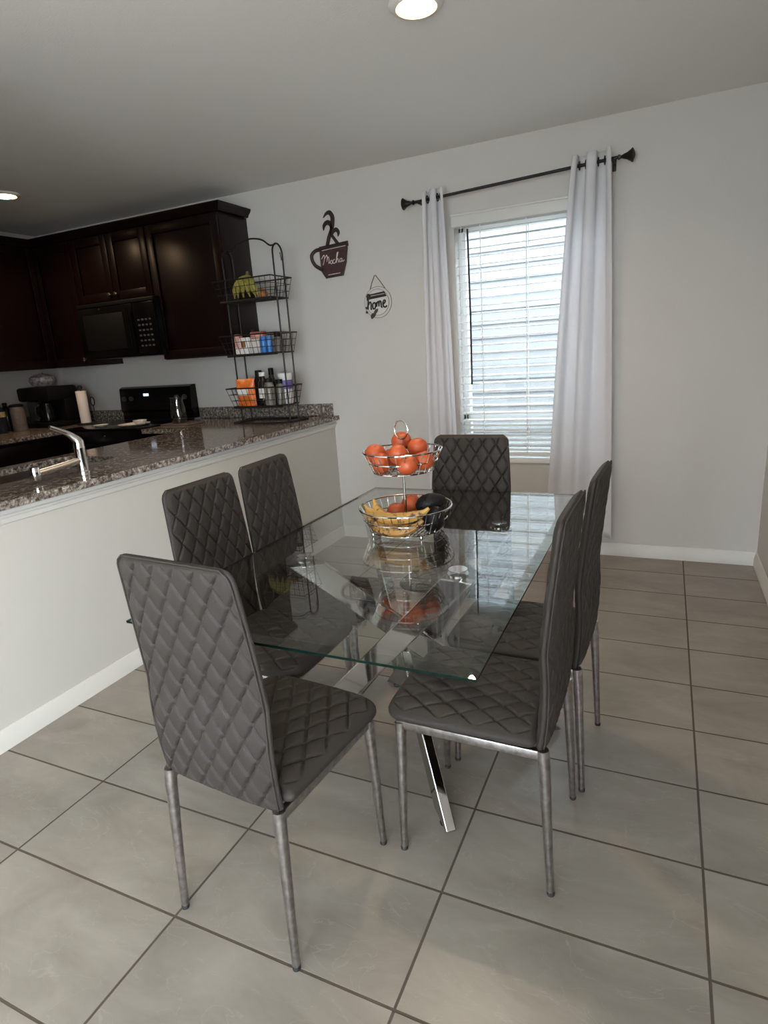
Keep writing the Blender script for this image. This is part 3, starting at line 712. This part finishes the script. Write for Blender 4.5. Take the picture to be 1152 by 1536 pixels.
# ---- glass on board next to stove
tag(obj('serving_board', MB().bbox((-.14, -.09, 0), (.14, .09, .010), .004), 'board', loc=(-3.37, 2.30, CZ), rot=(0, 0, -.05)), 'flat dark board on the counter right of the stove', 'board')
tag(obj('glass_carafe', MB().lathe([(.001, .003), (.050, .0), (.056, .02), (.056, .07), (.050, .12), (.044, .155), (.050, .185), (.048, .186), (.042, .155), (.048, .12), (.053, .07), (.053, .022), (.045, .006), (.001, .006)], 32), 'goblet', loc=(-3.40, 2.30, CZ+.0105)), 'clear empty glass carafe standing on the dark board', 'carafe')

# ---------------------------------------------------------------- corner rack
rk = thing('wire_rack', 'tall black three-tier wire basket rack on the counter by the wall', 'rack', (-2.66, 2.40, CZ))
RXh = .200; yf_, yb_ = -.055, .055; RT = 1.135
def side(sx):
    pts = [(sx, yf_, .0)]+[(sx, yf_, z) for z in (.3, .6, .9, RT-.06)]
    pts += [(sx, -.055*math.cos(a), RT-.06+.06*math.sin(a)) for a in [PI*k/10 for k in range(1, 10)]]
    pts += [(sx, yb_, z) for z in (RT-.06, .9, .6, .3, 0)]
    return pts
obj('side_frame', MB().tube(side(-RXh), .0058, 8), 'wire', rk)
obj('side_frame', MB().tube(side(RXh), .0058, 8), 'wire', rk)
p, r = stroke([(-RXh, 0, RT), (-RXh+.05, 0, RT-.005), (-.09, 0, RT+.035), (0, 0, RT+.052), (.09, 0, RT+.035), (RXh-.05, 0, RT-.005), (RXh, 0, RT)], .005)
obj('top_bar', MB().tube(p, .0055, 8), 'wire', rk)
p, r = stroke([(-.225, -.12, .006), (-.12, -.15, .006), (.12, -.15, .006), (.225, -.12, .006), (.235, .0, .006), (.225, .10, .006), (-.225, .10, .006), (-.235, 0, .006)], .005)
obj('base_ring', MB().tube(p[:-1]+[p[-1]], .006, 8, closed=True).bbox((-RXh-.01, -.13, .002), (-RXh+.01, .10, .010), .002).bbox((RXh-.01, -.13, .002), (RXh+.01, .10, .010), .002), 'wire', rk)
obj('hook', MB().tube(stroke([(RXh, .03, RT-.05), (RXh+.006, .03, RT-.09), (RXh+.012, .02, RT-.10), (RXh+.02, .01, RT-.09)], .003)[0], .003, 6), 'wire', rk)
def basket(z, h=.125):
    m = MB()
    def loop(f, zz, r):
        a, bx_, c, d = -.200-.03*f, .200+.03*f, -.125-.03*f, .075+.015*f
        m.tube([(a, c, zz), (bx_, c, zz), (bx_, d, zz), (a, d, zz)], r, 6, closed=True)
    for k in range(4): loop(k/3, z+.006+h*k/3, .0045 if k in (0, 3) else .0018)
    def vert(x, y, ux, uy): m.tube([(x, y, z+.006), (x+ux*.03, y+uy*(.03 if uy < 0 else .015), z+.006+h)], .0016, 5)
    for k in range(12): x = -.2+.4*k/11; vert(x, -.125, (x/.2), -1); vert(x, .075, (x/.2), 1)
    for k in range(1, 6): y = -.125+.2*k/6; vert(-.2, y, -1, 0); vert(.2, y, 1, 0)
    for k in range(9): y = -.125+.2*k/8; m.tube([(-.2, y, z+.004), (.2, y, z+.004)], .0016, 5)
    for k in range(12): x = -.2+.4*k/11; m.tube([(x, -.125, z+.002), (x, .075, z+.002)], .0016, 5)
    m.bbox((-.203, -.130, z-.006), (.203, -.120, z+.006), .002)
    return m
TZ = (.110, .455, .800)
for z in TZ: obj('basket', basket(z), 'wire', rk)
RB = (-2.66, 2.40, CZ)
def R(x, y, z): return (RB[0]+x, RB[1]+y, RB[2]+z)
# bottom basket
def pouch(w_, h_, d_, mat, lab_mat, loc, rzv, name, label, cat, group=None, lab=None):
    t = thing(name, label, cat, loc, rzv, group); m = MB(); rings = []
    for k in range(9):
        v = k/8; dd = d_/2*(.25+.75*math.sin(PI*min(1, max(0, .12+.80*(1-v))))) if k < 8 else .002
        ww = w_/2*(1-.04*math.sin(PI*v))
        rings.append([(ww*math.cos(a)*min(1, (abs(math.cos(a))**-.5 if abs(math.cos(a)) > .05 else 4)), dd*math.sin(a), h_*v) for a in [2*PI*q_/20 for q_ in range(20)]])
    m.rings(rings); obj('bag', m, mat, t)
    if lab: obj('label_panel', MB().bbox((lab[0], -d_/2-.003, lab[2]), (lab[1], -d_/2*.80, lab[3]), .002), lab_mat, t)
    return t
b0 = TZ[0]+.0065
pouch(.155, .185, .055, 'orangebag', 'whitelabel', R(-.115, -.085, b0), 0, 'snack_bag', 'bright orange bag with a white panel in the bottom rack basket', 'bag', lab=(-.055, .035, .075, .12))
def bottle(name, label, cat, loc, prof, mat, capprof, capm, labp=None, labm=None):
    t = thing(name, label, cat, loc)
    obj('body', MB().lathe(prof, 24), mat, t); obj('cap', MB().lathe(capprof, 20), capm, t)
    if labp: obj('label_band', MB().lathe(labp, 24, cap=False), labm, t)
    return t
bottle('bottle', 'squat black bottle with a wide black cap in the bottom rack basket', 'bottle', R(-.065, .010, b0), [(.001, 0), (.042, 0), (.044, .01), (.044, .15), (.028, .185), (.022, .20)], 'darkbottle', [(.024, .20), (.024, .235), (.001, .237)], 'blackmat')
bottle('bottle', 'brown bottle with a white collar in the bottom rack basket', 'bottle', R(.005, -.050, b0), [(.001, 0), (.030, 0), (.033, .01), (.033, .15), (.020, .175), (.017, .20)], 'darkbottle', [(.020, .196), (.020, .222), (.001, .224)], 'whitelabel', [(.0338, .05), (.0338, .12), (.0336, .05)], 'whitelabel')
bottle('bottle', 'dark bottle with a tall black cap behind the white-collared one', 'bottle', R(.030, .025, b0), [(.001, 0), (.028, 0), (.030, .01), (.030, .15), (.020, .18), (.016, .20)], 'darkbottle', [(.018, .20), (.018, .245), (.001, .247)], 'blackmat')
bottle('jar', 'clear grey jar with a black lid in the middle of the bottom basket', 'jar', R(.072, -.075, b0), [(.001, 0), (.034, 0), (.037, .01), (.037, .12), (.028, .15), (.025, .155)], 'jar', [(.028, .155), (.028, .180), (.001, .182)], 'blackmat')
bottle('jar', 'small grey jar with a black lid beside the white tub', 'jar', R(.120, -.020, b0), [(.001, 0), (.028, 0), (.030, .01), (.030, .11), (.022, .135), (.020, .14)], 'jar', [(.024, .14), (.024, .168), (.001, .170)], 'blackmat')
bottle('tub', 'white tub with a purple label at the right of the bottom basket', 'tub', R(.140, .030, b0), [(.001, 0), (.040, 0), (.043, .01), (.045, .175), (.046, .18)], 'whitelabel', [(.049, .18), (.049, .205), (.045, .208), (.001, .208)], 'whitelabel', [(.0450, .10), (.0456, .16), (.0450, .10)], 'purple')
# middle basket
b1 = TZ[1]+.0065
def packet(name, label, cat, loc, s, m, rzv=0, tilt=0, lm=None, lr=None):
    t = thing(name, label, cat, loc, rzv)
    o = obj('pack', MB().bbox((-s[0]/2, -s[1]/2, 0), (s[0]/2, s[1]/2, s[2]), .006), m, t)
    if lm: obj('front_panel', MB().bbox((-s[0]*lr[0], -s[1]/2-.0015, s[2]*lr[1]), (s[0]*lr[2], -s[1]/2+.001, s[2]*lr[3]), .0005), lm, t)
    return t
packet('spray_bottle', 'pinkish slim bottle at the left of the middle rack basket', 'bottle', R(-.145, -.06, b1), (.045, .04, .135), 'pinkpack', lm='whitelabel', lr=(.4, .05, .4, .35))
packet('snack_packet', 'white packet with an orange panel in the middle rack basket', 'packet', R(-.065, -.085, b1), (.075, .05, .110), 'whitelabel', lm='brownpack', lr=(.35, .42, .15, .80))
packet('snack_packet', 'pink and red packet standing behind the white one in the middle basket', 'packet', R(-.020, .0, b1), (.115, .035, .145), 'redlabel', lm='pinkpack', lr=(.4, .6, .4, .9))
packet('snack_packet', 'plain pale packet left of the blue cans', 'packet', R(.015, -.075, b1), (.070, .05, .095), 'plate')
for x, lab in ((.072, 'blue can, the left one of two in the middle basket'), (.118, 'blue can, the right one of two in the middle basket')):
    t = thing('drink_can', lab, 'can', R(x, -.085, b1), 0, 'blue cans in the rack')
    obj('body', MB().lathe([(.001, 0), (.018, 0), (.022, .006), (.022, .100), (.018, .108), (.001, .106)], 20), 'bluecan', t)
t = thing('spice_jar', 'dark round jar at the right end of the middle basket', 'jar', R(.165, -.05, b1)); obj('body', MB().lathe([(.001, 0), (.024, 0), (.026, .01), (.024, .09), (.02, .10)], 20), 'canister', t); obj('cap', MB().lathe([(.023, .10), (.023, .125), (.001, .127)], 16), 'blackmat', t)
t = thing('spice_jar', 'black-capped jar standing at the back of the middle basket', 'jar', R(-.088, .03, b1)); obj('body', MB().lathe([(.001, 0), (.030, 0), (.032, .01), (.03, .12), (.024, .13)], 20), 'darkbottle', t); obj('cap', MB().lathe([(.027, .13), (.027, .16), (.001, .162)], 16), 'blackmat', t)
# bananas, top basket
def banana_mesh(pts, r=.017, n=8):
    p, rr2 = stroke(pts, [r*.28, r*.38, r*.80, r, r*1.03, r, r*.82, r*.35, r*.2], sub=6)
    return MB().tube(p, rr2, n)
b2 = TZ[2]+.0065
gbn = thing('banana_bunch', 'greenish yellow banana bunch in the top rack basket', 'bananas', R(-.020, -.045, b2+.012)); gbn.scale = (1.18, 1.1, 1.08)
for k in range(6):
    a = -1.25+2.5*k/5
    o_ = obj('banana', banana_mesh([(0, 0, .138), (.008*math.sin(a), -.01, .125), (.035*math.sin(a), -.030, .105), (.060*math.sin(a), -.040-.01*math.cos(a), .070), (.078*math.sin(a), -.040, .035), (.088*math.sin(a), -.030, .006)], .0165), 'greenbanana', gbn)
obj('stem', MB().tube([(0, 0, .13), (0, .004, .155)], [.012, .009], 8), 'stub', gbn)
tag(obj('onion', MB().lathe([(.001, 0), (.02, .003), (.033, .02), (.034, .035), (.02, .055), (.006, .062), (.001, .07)], 20), 'brownpack', loc=R(.095, -.06, b2)), 'round brownish fruit right of the green bananas in the top basket', 'fruit')

# ---------------------------------------------------------------- ceiling lights
def ceiling_light(x, y, label):
    t = thing('ceiling_light', label, 'ceiling light', (x, y, H))
    obj('trim_ring', MB().lathe([(.062, -.006), (.070, -.014), (.082, -.012), (.092, -.004), (.094, 0), (.062, 0)], 40, cap=False), 'lamptrim', t)
    m = pmat('lamp_diffuser', (.9, .85, .75), .5, emis=(1., .62, .28), estr=14.)
    obj('diffuser', MB().lathe([(.001, -.022), (.03, -.021), (.052, -.015), (.063, -.006), (.063, 0)], 32, cap=False), m, t)
    L_ = bpy.data.lights.new('lamp', 'AREA'); L_.shape = 'DISK'; L_.size = .11; L_.energy = 7.; L_.color = (1., .70, .44); L_.spread = math.radians(150)
    o = bpy.data.objects.new('lamp', L_); COL.objects.link(o); o.location = (0, 0, -.03); o.parent = t
ceiling_light(-.972, 1.125, 'round glowing ceiling light at the top, above the table')
ceiling_light(-4.03, 1.74, 'round glowing ceiling light at the left edge, over the kitchen')

# ---------------------------------------------------------------- table
GX0, GX1, GY0, GY1, GZ = -1.303, -.433, -.195, 1.225, .75
TB = (-.868, .515, 0)
tb = thing('dining_table', 'rectangular glass dining table on crossed chrome legs', 'table', TB)
def rect(i, z): return [(GX0+i-TB[0], GY0+i-TB[1], z), (GX1-i-TB[0], GY0+i-TB[1], z), (GX1-i-TB[0], GY1-i-TB[1], z), (GX0+i-TB[0], GY1-i-TB[1], z)]
gm = MB()
top = rect(.026, GZ); mid = rect(0, GZ-.0045); low = rect(0, GZ-.0105)
gm.add(top, [(0, 1, 2, 3)], 0); gm.add(low, [(3, 2, 1, 0)], 0)
for k in range(4):
    l = (k+1) % 4
    gm.add([mid[k], mid[l], top[l], top[k]], [(0, 1, 2, 3)], 2)
    gm.add([low[k], low[l], mid[l], mid[k]], [(0, 1, 2, 3)], 1)
obj('glass_top', gm, ['glass', 'glassedge', 'bevel'], tb, sharp=3)
T_ = {'nl': (-1.112, .322), 'nr': (-.632, .322), 'fl': (-1.112, .775), 'fr': (-.632, .775)}
F_ = {'nl': (-.47, .74), 'nr': (-1.285, .42), 'fl': (-.665, .222), 'fr': (-1.09, .86)}
zg = GZ-.0108
for k in T_:
    a = Vector((*T_[k], zg-.018))-Vector(TB); b = Vector((*F_[k], .012))-Vector(TB)
    d = (b-a).normalized(); hz = Vector((d.y, -d.x, 0)).normalized(); up = d.cross(hz).normalized()
    wd, th = .036, .016
    r0 = []
    def sec(p, flat):
        o = []
        for sx_, sy_ in ((1, 1), (-1, 1), (-1, -1), (1, -1)):
            v = hz*(th*sx_)+up*(wd*sy_)
            pt_ = p+v
            if flat is not None:                      # cut the end level
                t_ = (flat-pt_.z)/d.z; pt_ = pt_+d*t_
            o.append(tuple(pt_))
        return o
    m = MB(); m.rings([sec(a, a.z), sec(b, b.z)], smooth=False)
    bm = bmesh.new(); vs = [bm.verts.new(p) for p in m.v[:8]]
    lg = obj('leg', m, 'tchrome', tb)
    bv = lg.modifiers.new('b', 'BEVEL'); bv.width = .004; bv.segments = 2
    bm.free()
    obj('foot_pad', MB().lathe([(.001, 0), (.016, 0), (.017, .004), (.014, .013), (.001, .013)], 16, (b.x, b.y, 0)), 'rubber', lg)
    obj('glass_mount', MB().lathe([(.008, zg-.03), (.020, zg-.018), (.030, zg-.006), (.030, zg), (.001, zg)], 24, (a.x, a.y, 0)).lathe([(.001, GZ+.0003), (.026, GZ+.0003), (.026, GZ+.001), (.001, GZ+.0015)], 24, (a.x, a.y, 0)), 'chrome', lg)

# ---------------------------------------------------------------- chairs
def quilt(u, v, pu, pv, amp):
    a = u/pu+v/pv; b = u/pu-v/pv
    da = abs(a-round(a)); db = abs(b-round(b))
    d = min(da, db)*min(pu, pv)
    pil = (math.sin(PI*(a % 1))*math.sin(PI*(b % 1)))**.5 if True else 0
    return amp*(.75*pil-1.5*math.exp(-(d/.0028)**2))
HT, HB = .962, .396
def back_y(z):      # rear surface line
    t = (z-HB)/(HT-HB)
    return .016 - .012*math.sin(PI*min(1, t*2.2))*(t < .46) - .043*max(0, (t-.18)/.82)**1.35
def back_w(z):
    t = (z-HB)/(HT-HB)
    w_ = .173+.009*math.sin(PI*min(1, t*1.05))-.009*t
    r = .032
    if z > HT-r: w_ -= r-math.sqrt(max(0, r*r-(z-(HT-r))**2))
    r2 = .014
    if z < HB+r2: w_ -= r2-math.sqrt(max(0, r2*r2-(HB+r2-z)**2))
    return w_
def make_chair(label):
    t = thing('dining_chair', label, 'chair', (0, 0, 0), 0, 'quilted chairs around the table')
    # backrest
    nz, nx = 225, 232; rings = []; zs_ = []
    for j in range(nz+1):
        v = j/nz
        zs_.append(HB+(HT-HB)*(v + .0))
    zs_ = [HB, HB+.0015, HB+.004]+zs_[2:-2]+[HT-.005, HT-.002, HT]
    for z in zs_:
        w_ = back_w(z); e = 1.
        dz = min(z-HB, HT-z)
        th = .0185*(1-max(0, 1-dz/.012)**2*.9) - .003*((z-HB)/(HT-HB))
        yc = back_y(z)+.0185
        ring = []
        half = nx//2
        for side_ in (0, 1):
            for k in range(half):
                s_ = -1+2*(k+.5)/half; s_ = math.sin(s_*PI/2*.78)/math.sin(PI/2*.78)*.998
                if side_: s_ = -s_
                x = w_*s_
                ex_ = (1-abs(s_)**4.5)**.5 if abs(s_) < 1 else 0
                ed = max(0., min(1., (w_-abs(x)-.004)/.012))*max(0., min(1., (dz-.008)/.012))
                qv = quilt(x, z-HB, .056, .088, .0046)*ed
                yy = (th*max(ex_, .12)+qv)*(-1 if side_ == 0 else 1)
                ring.append((x, yc+yy, z))
        rings.append(ring)
    m = MB().rings(rings); obj('backrest', m, 'fabric', t, sharp=75)
    # piping around rear and front edges
    for sgn in (-1,):
        path = []
        Z = [HB+.004+(HT-HB-.006)*k/50 for k in range(51)]
        for z in Z: path.append((-back_w(z)*.965, back_y(z)+.0185+sgn*.0092, z))
        for z in reversed(Z): path.append((back_w(z)*.965, back_y(z)+.0185+sgn*.0092, z))
        obj('piping', MB().tube(path, .0022, 6), 'fabric', t)
    # seat
    y0s, y1s, ZS = .040, .432, .452; ny, nxs = 160, 232; rings = []
    def seat_w(y):
        w0 = .190+.006*(y-y0s)/(y1s-y0s); r = .055
        if y > y1s-r: w0 -= r-math.sqrt(max(0, r*r-(y-(y1s-r))**2))
        r2 = .02
        if y < y0s+r2: w0 -= r2-math.sqrt(max(0, r2*r2-(y0s+r2-y)**2))
        return w0
    ys_ = [y0s, y0s+.002]+[y0s+(y1s-y0s)*j/ny for j in range(1, ny)]+[y1s-.002, y1s-.0006, y1s]
    for y in ys_:
        w_ = seat_w(y); dy = min(y-y0s, y1s-y); ring = []; half = nxs//2
        endf = min(1., math.sqrt(max(0, 1-max(0, 1-dy/.022)**2)))
        for side_ in (0, 1):
            for k in range(half):
                s_ = -1+2*(k+.5)/half; s_ = math.sin(s_*PI/2*.78)/math.sin(PI/2*.78)*.998
                if side_: s_ = -s_
                x = w_*s_; ex_ = (1-abs(s_)**7)**.5 if abs(s_) < 1 else 0
                if side_ == 0: z = -.022*max(ex_, .1)*max(endf, .1)
                else:
                    dome = .006*(1-s_*s_)
                    ed = max(0., min(1., (w_-abs(x)-.014)/.015))*max(0., min(1., (dy-.018)/.015))
                    z = (.024+dome)*max(ex_, .1)*max(endf, .1)+quilt(x, y, .060, .094, .0046)*ed
                ring.append((x, y, .424+z))
        rings.append(ring)
    obj('seat', MB().rings(rings), 'fabric', t, sharp=75)
    # frame and legs
    fr = MB()
    for sx in (-1, 1): fr.bbox((sx*.166-.009, .020, .378), (sx*.166+.009, .402, .403), .003)
    fr.bbox((-.16, .385, .380), (.16, .400, .400), .003).bbox((-.16, .028, .396), (.16, .042, .414), .003)
    obj('seat_frame', fr, 'brushed', t)
    for sx in (-1, 1):
        for rear in (0, 1):
            if rear: P_ = [(sx*.166, .026, .405), (sx*.168, .022, .36), (sx*.177, .004, .004)]
            else: P_ = [(sx*.166, .392, .398), (sx*.168, .393, .36), (sx*.179, .400, .004)]
            l = obj('leg', MB().tube(P_, [.0145, .0142, .0090], 14), 'brushed', t)
            e = P_[-1]
            obj('foot_cap', MB().lathe([(.0088, .0), (.0096, .001), (.0098, .009), (.0088, .012)], 12, (e[0], e[1], 0)), 'rubber', l)
            obj('screw', MB().lathe([(.0001, 0), (.006, 0), (.005, .003), (.0001, .004)], 10, (P_[0][0], P_[0][1]+(-.0135 if rear else .0135), .388), axis='y'), 'chrome', l)
    return t
DEG = math.radians
spots = [(-1.017, -.292, -5.0, 'grey quilted chair nearest the camera, its back to us'),
         (-.338, .267, 89, 'grey quilted chair on the right side of the table, the nearer of two'),
         (-.309, .664, 88, 'grey quilted chair on the right side of the table, the farther of two'),
         (-1.512, .358, -91, 'grey quilted chair facing the table from the half wall, the nearer of two'),
         (-1.514, .722, -87, 'grey quilted chair facing the table from the half wall, the farther of two'),
         (-.889, 1.322, 180, 'grey quilted chair at the far end of the table in front of the window')]
base_chair = make_chair(spots[0][3])
base_chair.location = (spots[0][0], spots[0][1], 0); base_chair.rotation_euler = (0, 0, DEG(spots[0][2]))
for x, y, a, lab in spots[1:]:
    dup(base_chair, 'dining_chair', (x, y, 0), DEG(a), lab)

# ---------------------------------------------------------------- fruit basket
FB = (-.903, .62, GZ+.002)
fb = thing('fruit_basket', 'two-tier chrome wire fruit stand on the glass table', 'fruit stand', FB)
def tier(z0, h, r0, r1, nv, name):
    m = MB(); N_ = 56
    def loop(r, z, rad): m.tube([(r*math.cos(2*PI*k/N_), r*math.sin(2*PI*k/N_), z) for k in range(N_)], rad, 6, closed=True)
    loop(r1, z0+h, .0028); loop(r0+(r1-r0)*.5, z0+h*.5, .0024); loop(r0, z0, .0024); loop(r0*.35, z0, .0016)
    for k in range(nv):
        a = 2*PI*k/nv; c, s_ = math.cos(a), math.sin(a)
        m.tube([(r1*c, r1*s_, z0+h), (r0*c, r0*s_, z0)], .0014, 5)
    n = 9
    for k in range(-n, n+1):
        x = r0*k/(n+1); l = math.sqrt(r0*r0-x*x)
        m.tube([(x, -l, z0), (x, l, z0)], .0013, 5)
        if k % 3 == 0: m.tube([(-l, x, z0-.001), (l, x, z0-.001)], .0013, 5)
    return obj(name, m, 'chrome', fb)
Z1, Z2 = .014, .205
tier(Z1, .072, .122, .152, 34, 'lower_basket'); tier(Z2, .065, .098, .127, 28, 'upper_basket')
obj('pole', MB().tube([(0, 0, Z1-.001), (0, 0, .305)], .0042, 10), 'chrome', fb)
obj('ring_handle', MB().tube([(.030*math.cos(2*PI*k/32)*.92, -.030*math.cos(2*PI*k/32)*.40, .334+.030*math.sin(2*PI*k/32)) for k in range(32)], .0026, 8, closed=True), 'chrome', fb)
for k in range(4):
    a = PI/4+PI/2*k
    obj('ball_foot', MB().lathe([(.001, -.001), (.005, .0), (.0068, .006), (.005, .0115), (.001, .013)], 12, (.118*math.cos(a), .118*math.sin(a), -.0005)), 'chrome', fb)

def orange_mesh(seed, r=.033):
    rnd = random.Random(seed); m = MB(); rings = []; n = 28
    for j in range(15):
        a = PI*j/14; rr3 = r*math.sin(a); z = -r*.92*math.cos(a)
        if j >= 13: z -= .0025*(j-12)
        ring = []
        for k in range(n):
            th = 2*PI*k/n; w_ = 1+.018*math.sin(3*th+seed)+.012*math.sin(2*th+2*seed)
            if j > 10: w_ += .03*math.sin(8*th)*(j-10)/4
            ring.append((max(rr3, .0004)*w_*math.cos(th), max(rr3, .0004)*w_*math.sin(th), z))
        rings.append(ring)
    return m.rings(rings)
def orange(x, y, z, label, seed, r=.033, group='mandarins in the upper basket', tilt=(0, 0)):
    t = thing('mandarin', label, 'orange', (x, y, z), 0, group)
    o = obj('peel', orange_mesh(seed, r), 'orange', t, sharp=80); t.rotation_euler = (tilt[0], tilt[1], seed)
    obj('stem_end', MB().lathe([(.0035, 0), (.0035, .0012), (.001, .002)], 8, (0, 0, r*.92-.0055)), 'stub', t)
UZ = Z2+FB[2]
ups = [(-.982, .585, UZ+.058, 'mandarin resting high against the left rim of the upper basket', (.3, -.2)),
       (-.885, .550, UZ+.062, 'front centre mandarin with its stem end facing us, upper basket', (1.0, .2)),
       (-.862, .650, UZ+.068, 'mandarin right of the ring handle in the upper basket', (.2, .3)),
       (-.822, .595, UZ+.036, 'mandarin at the right rim of the upper basket', (.3, .2)),
       (-.953, .562, UZ+.032, 'low mandarin at the lower left of the upper basket', (1.8, .2)),
       (-.855, .543, UZ+.032, 'low mandarin at the bottom front right of the upper basket', (.5, .2)),
       (-.923, .665, UZ+.086, 'topmost mandarin seen behind the ring handle', (.2, -.1)),
       (-.950, .640, UZ+.034, 'mandarin half hidden behind the front centre one', (.2, .1)),
       (-.880, .690, UZ+.032, 'mandarin at the back of the upper basket under the others', (.1, .1))]
for i, (x, y, z, lab, ti) in enumerate(ups): orange(x, y, z, lab, i+1, tilt=ti)
LZ = Z1+FB[2]
orange(-.915, .700, LZ+.058, 'mandarin beside the pole at the back of the lower basket', 20, group='mandarins in the lower basket')
orange(-.956, .665, LZ+.036, 'lower left mandarin behind the bananas in the lower basket', 21, group='mandarins in the lower basket')
orange(-.880, .735, LZ+.045, 'mandarin peeking out behind the dark avocados', 22, group='mandarins in the lower basket')
def avocado(x, y, z, rx, ry, rzv, label):
    prof = [(.0005, -.052), (.012, -.050), (.026, -.038), (.034, -.018), (.034, .002), (.028, .022), (.018, .040), (.009, .049), (.0005, .052)]
    t = thing('avocado', label, 'avocado', (x, y, z), 0, 'avocados in the lower basket'); t.rotation_euler = (rx, ry, rzv)
    obj('skin', MB().lathe(prof, 24), 'seedblack', t, sharp=80)
    obj('stem_end', MB().lathe([(.0035, .048), (.0035, .053), (.001, .054)], 8), 'stub', t)
avocado(-.832, .668, LZ+.070, 0, 1.3, .35, 'black avocado on top at the back right of the lower basket')
avocado(-.796, .592, LZ+.040, .5, .35, .3, 'black avocado upright at the right end of the lower basket')
avocado(-.830, .690, LZ+.034, 0, 1.45, 1.0, 'black avocado underneath the top one in the lower basket')
bb_ = thing('banana_bunch', 'ripe brown-speckled banana bunch in the lower basket', 'bananas', (-.905, .555, LZ))
def bn(pts, r, m):
    pp = [(a+.905, b-.555, c) for a, b, c in pts]
    o = obj('banana', MB().tube(*stroke(pp, [r*.30, r*.36, r*.85, r, r*1.02, r, r*.9, r*.5, r*.25], sub=6), 8), m, bb_)
bn([(-1.030, .570, .078), (-1.010, .562, .066), (-.985, .552, .052), (-.945, .540, .048), (-.900, .535, .050), (-.855, .535, .057), (-.815, .545, .070), (-.795, .552, .086)], .020, 'banana')
bn([(-1.002, .590, .094), (-.992, .578, .080), (-.970, .560, .060), (-.930, .545, .046), (-.890, .540, .045), (-.850, .548, .052), (-.820, .560, .066)], .018, 'banana')
bn([(-1.015, .560, .066), (-.995, .535, .046), (-.965, .520, .026), (-.920, .505, .019), (-.875, .507, .019), (-.835, .522, .030), (-.810, .535, .050)], .019, 'banana2')
bn([(-1.010, .580, .060), (-.990, .575, .040), (-.955, .560, .022), (-.905, .548, .019), (-.860, .550, .022), (-.825, .560, .040)], .018, 'banana2')
obj('stem', MB().tube([(-1.036+.905, .572-.555, .082), (-1.022+.905, .566-.555, .070)], [.006, .008], 8), 'stub', bb_)

# ---------------------------------------------------------------- camera
C = Vector((-0.14808, -1.13628, 1.3332))
Rv = Vector((0.90878709, 0.41188164, -0.06677977)); Uv = Vector((-0.04854593, 0.26332613, 0.96348463)); Fv = Vector((-0.41442648, 0.87236052, -0.25930257))
cam = bpy.data.cameras.new('camera'); co = bpy.data.objects.new('camera', cam); COL.objects.link(co)
mw_ = Matrix((Rv, Uv, -Fv)).transposed().to_4x4(); mw_.translation = C; co.matrix_world = mw_
cam.sensor_fit = 'HORIZONTAL'; cam.sensor_width = 36; cam.lens = 902.1/1152*36; cam.clip_start = .02; cam.clip_end = 200
scene.camera = co

# ---------------------------------------------------------------- light
wd = bpy.data.worlds.new('world'); scene.world = wd; wd.use_nodes = True
bg = wd.node_tree.nodes['Background']; bg.inputs['Color'].default_value = (.80, .90, 1., 1); bg.inputs['Strength'].default_value = 15.0
def area(name, loc, rot, sx, sy, e, col):
    L_ = bpy.data.lights.new(name, 'AREA'); L_.shape = 'RECTANGLE'; L_.size = sx; L_.size_y = sy; L_.energy = e; L_.color = col
    o = bpy.data.objects.new(name, L_); COL.objects.link(o); o.location = loc; o.rotation_euler = rot; return o
# added fill lights at the made-up patio door and side window, out of view
area('fill_light_door', ((DX0+DX1)/2, YB-.12, 1.08), (-PI/2, 0, 0), 1.2, 1.9, 14, (1., .97, .93)).rotation_euler = (PI/2+.12, 0, 0)

area('fill_light_window', (XR+.14, (RY0+RY1)/2, (RZ_0+RZ_1)/2), (0, PI/2+.35, 0), 1.6, 1.5, 105, (1., .95, .88))

vs_ = scene.view_settings
scene.display_settings.display_device = 'sRGB'
vs_.view_transform = 'Standard'; vs_.look = 'None'; vs_.gamma = 1; vs_.use_curve_mapping = False; vs_.exposure = 0.30
cy = scene.cycles
cy.use_denoising = True; cy.max_bounces = 12; cy.diffuse_bounces = 5; cy.glossy_bounces = 6; cy.transparent_max_bounces = 24; cy.transmission_bounces = 6
cy.sample_clamp_indirect = 6; cy.caustics_reflective = False; cy.caustics_refractive = False
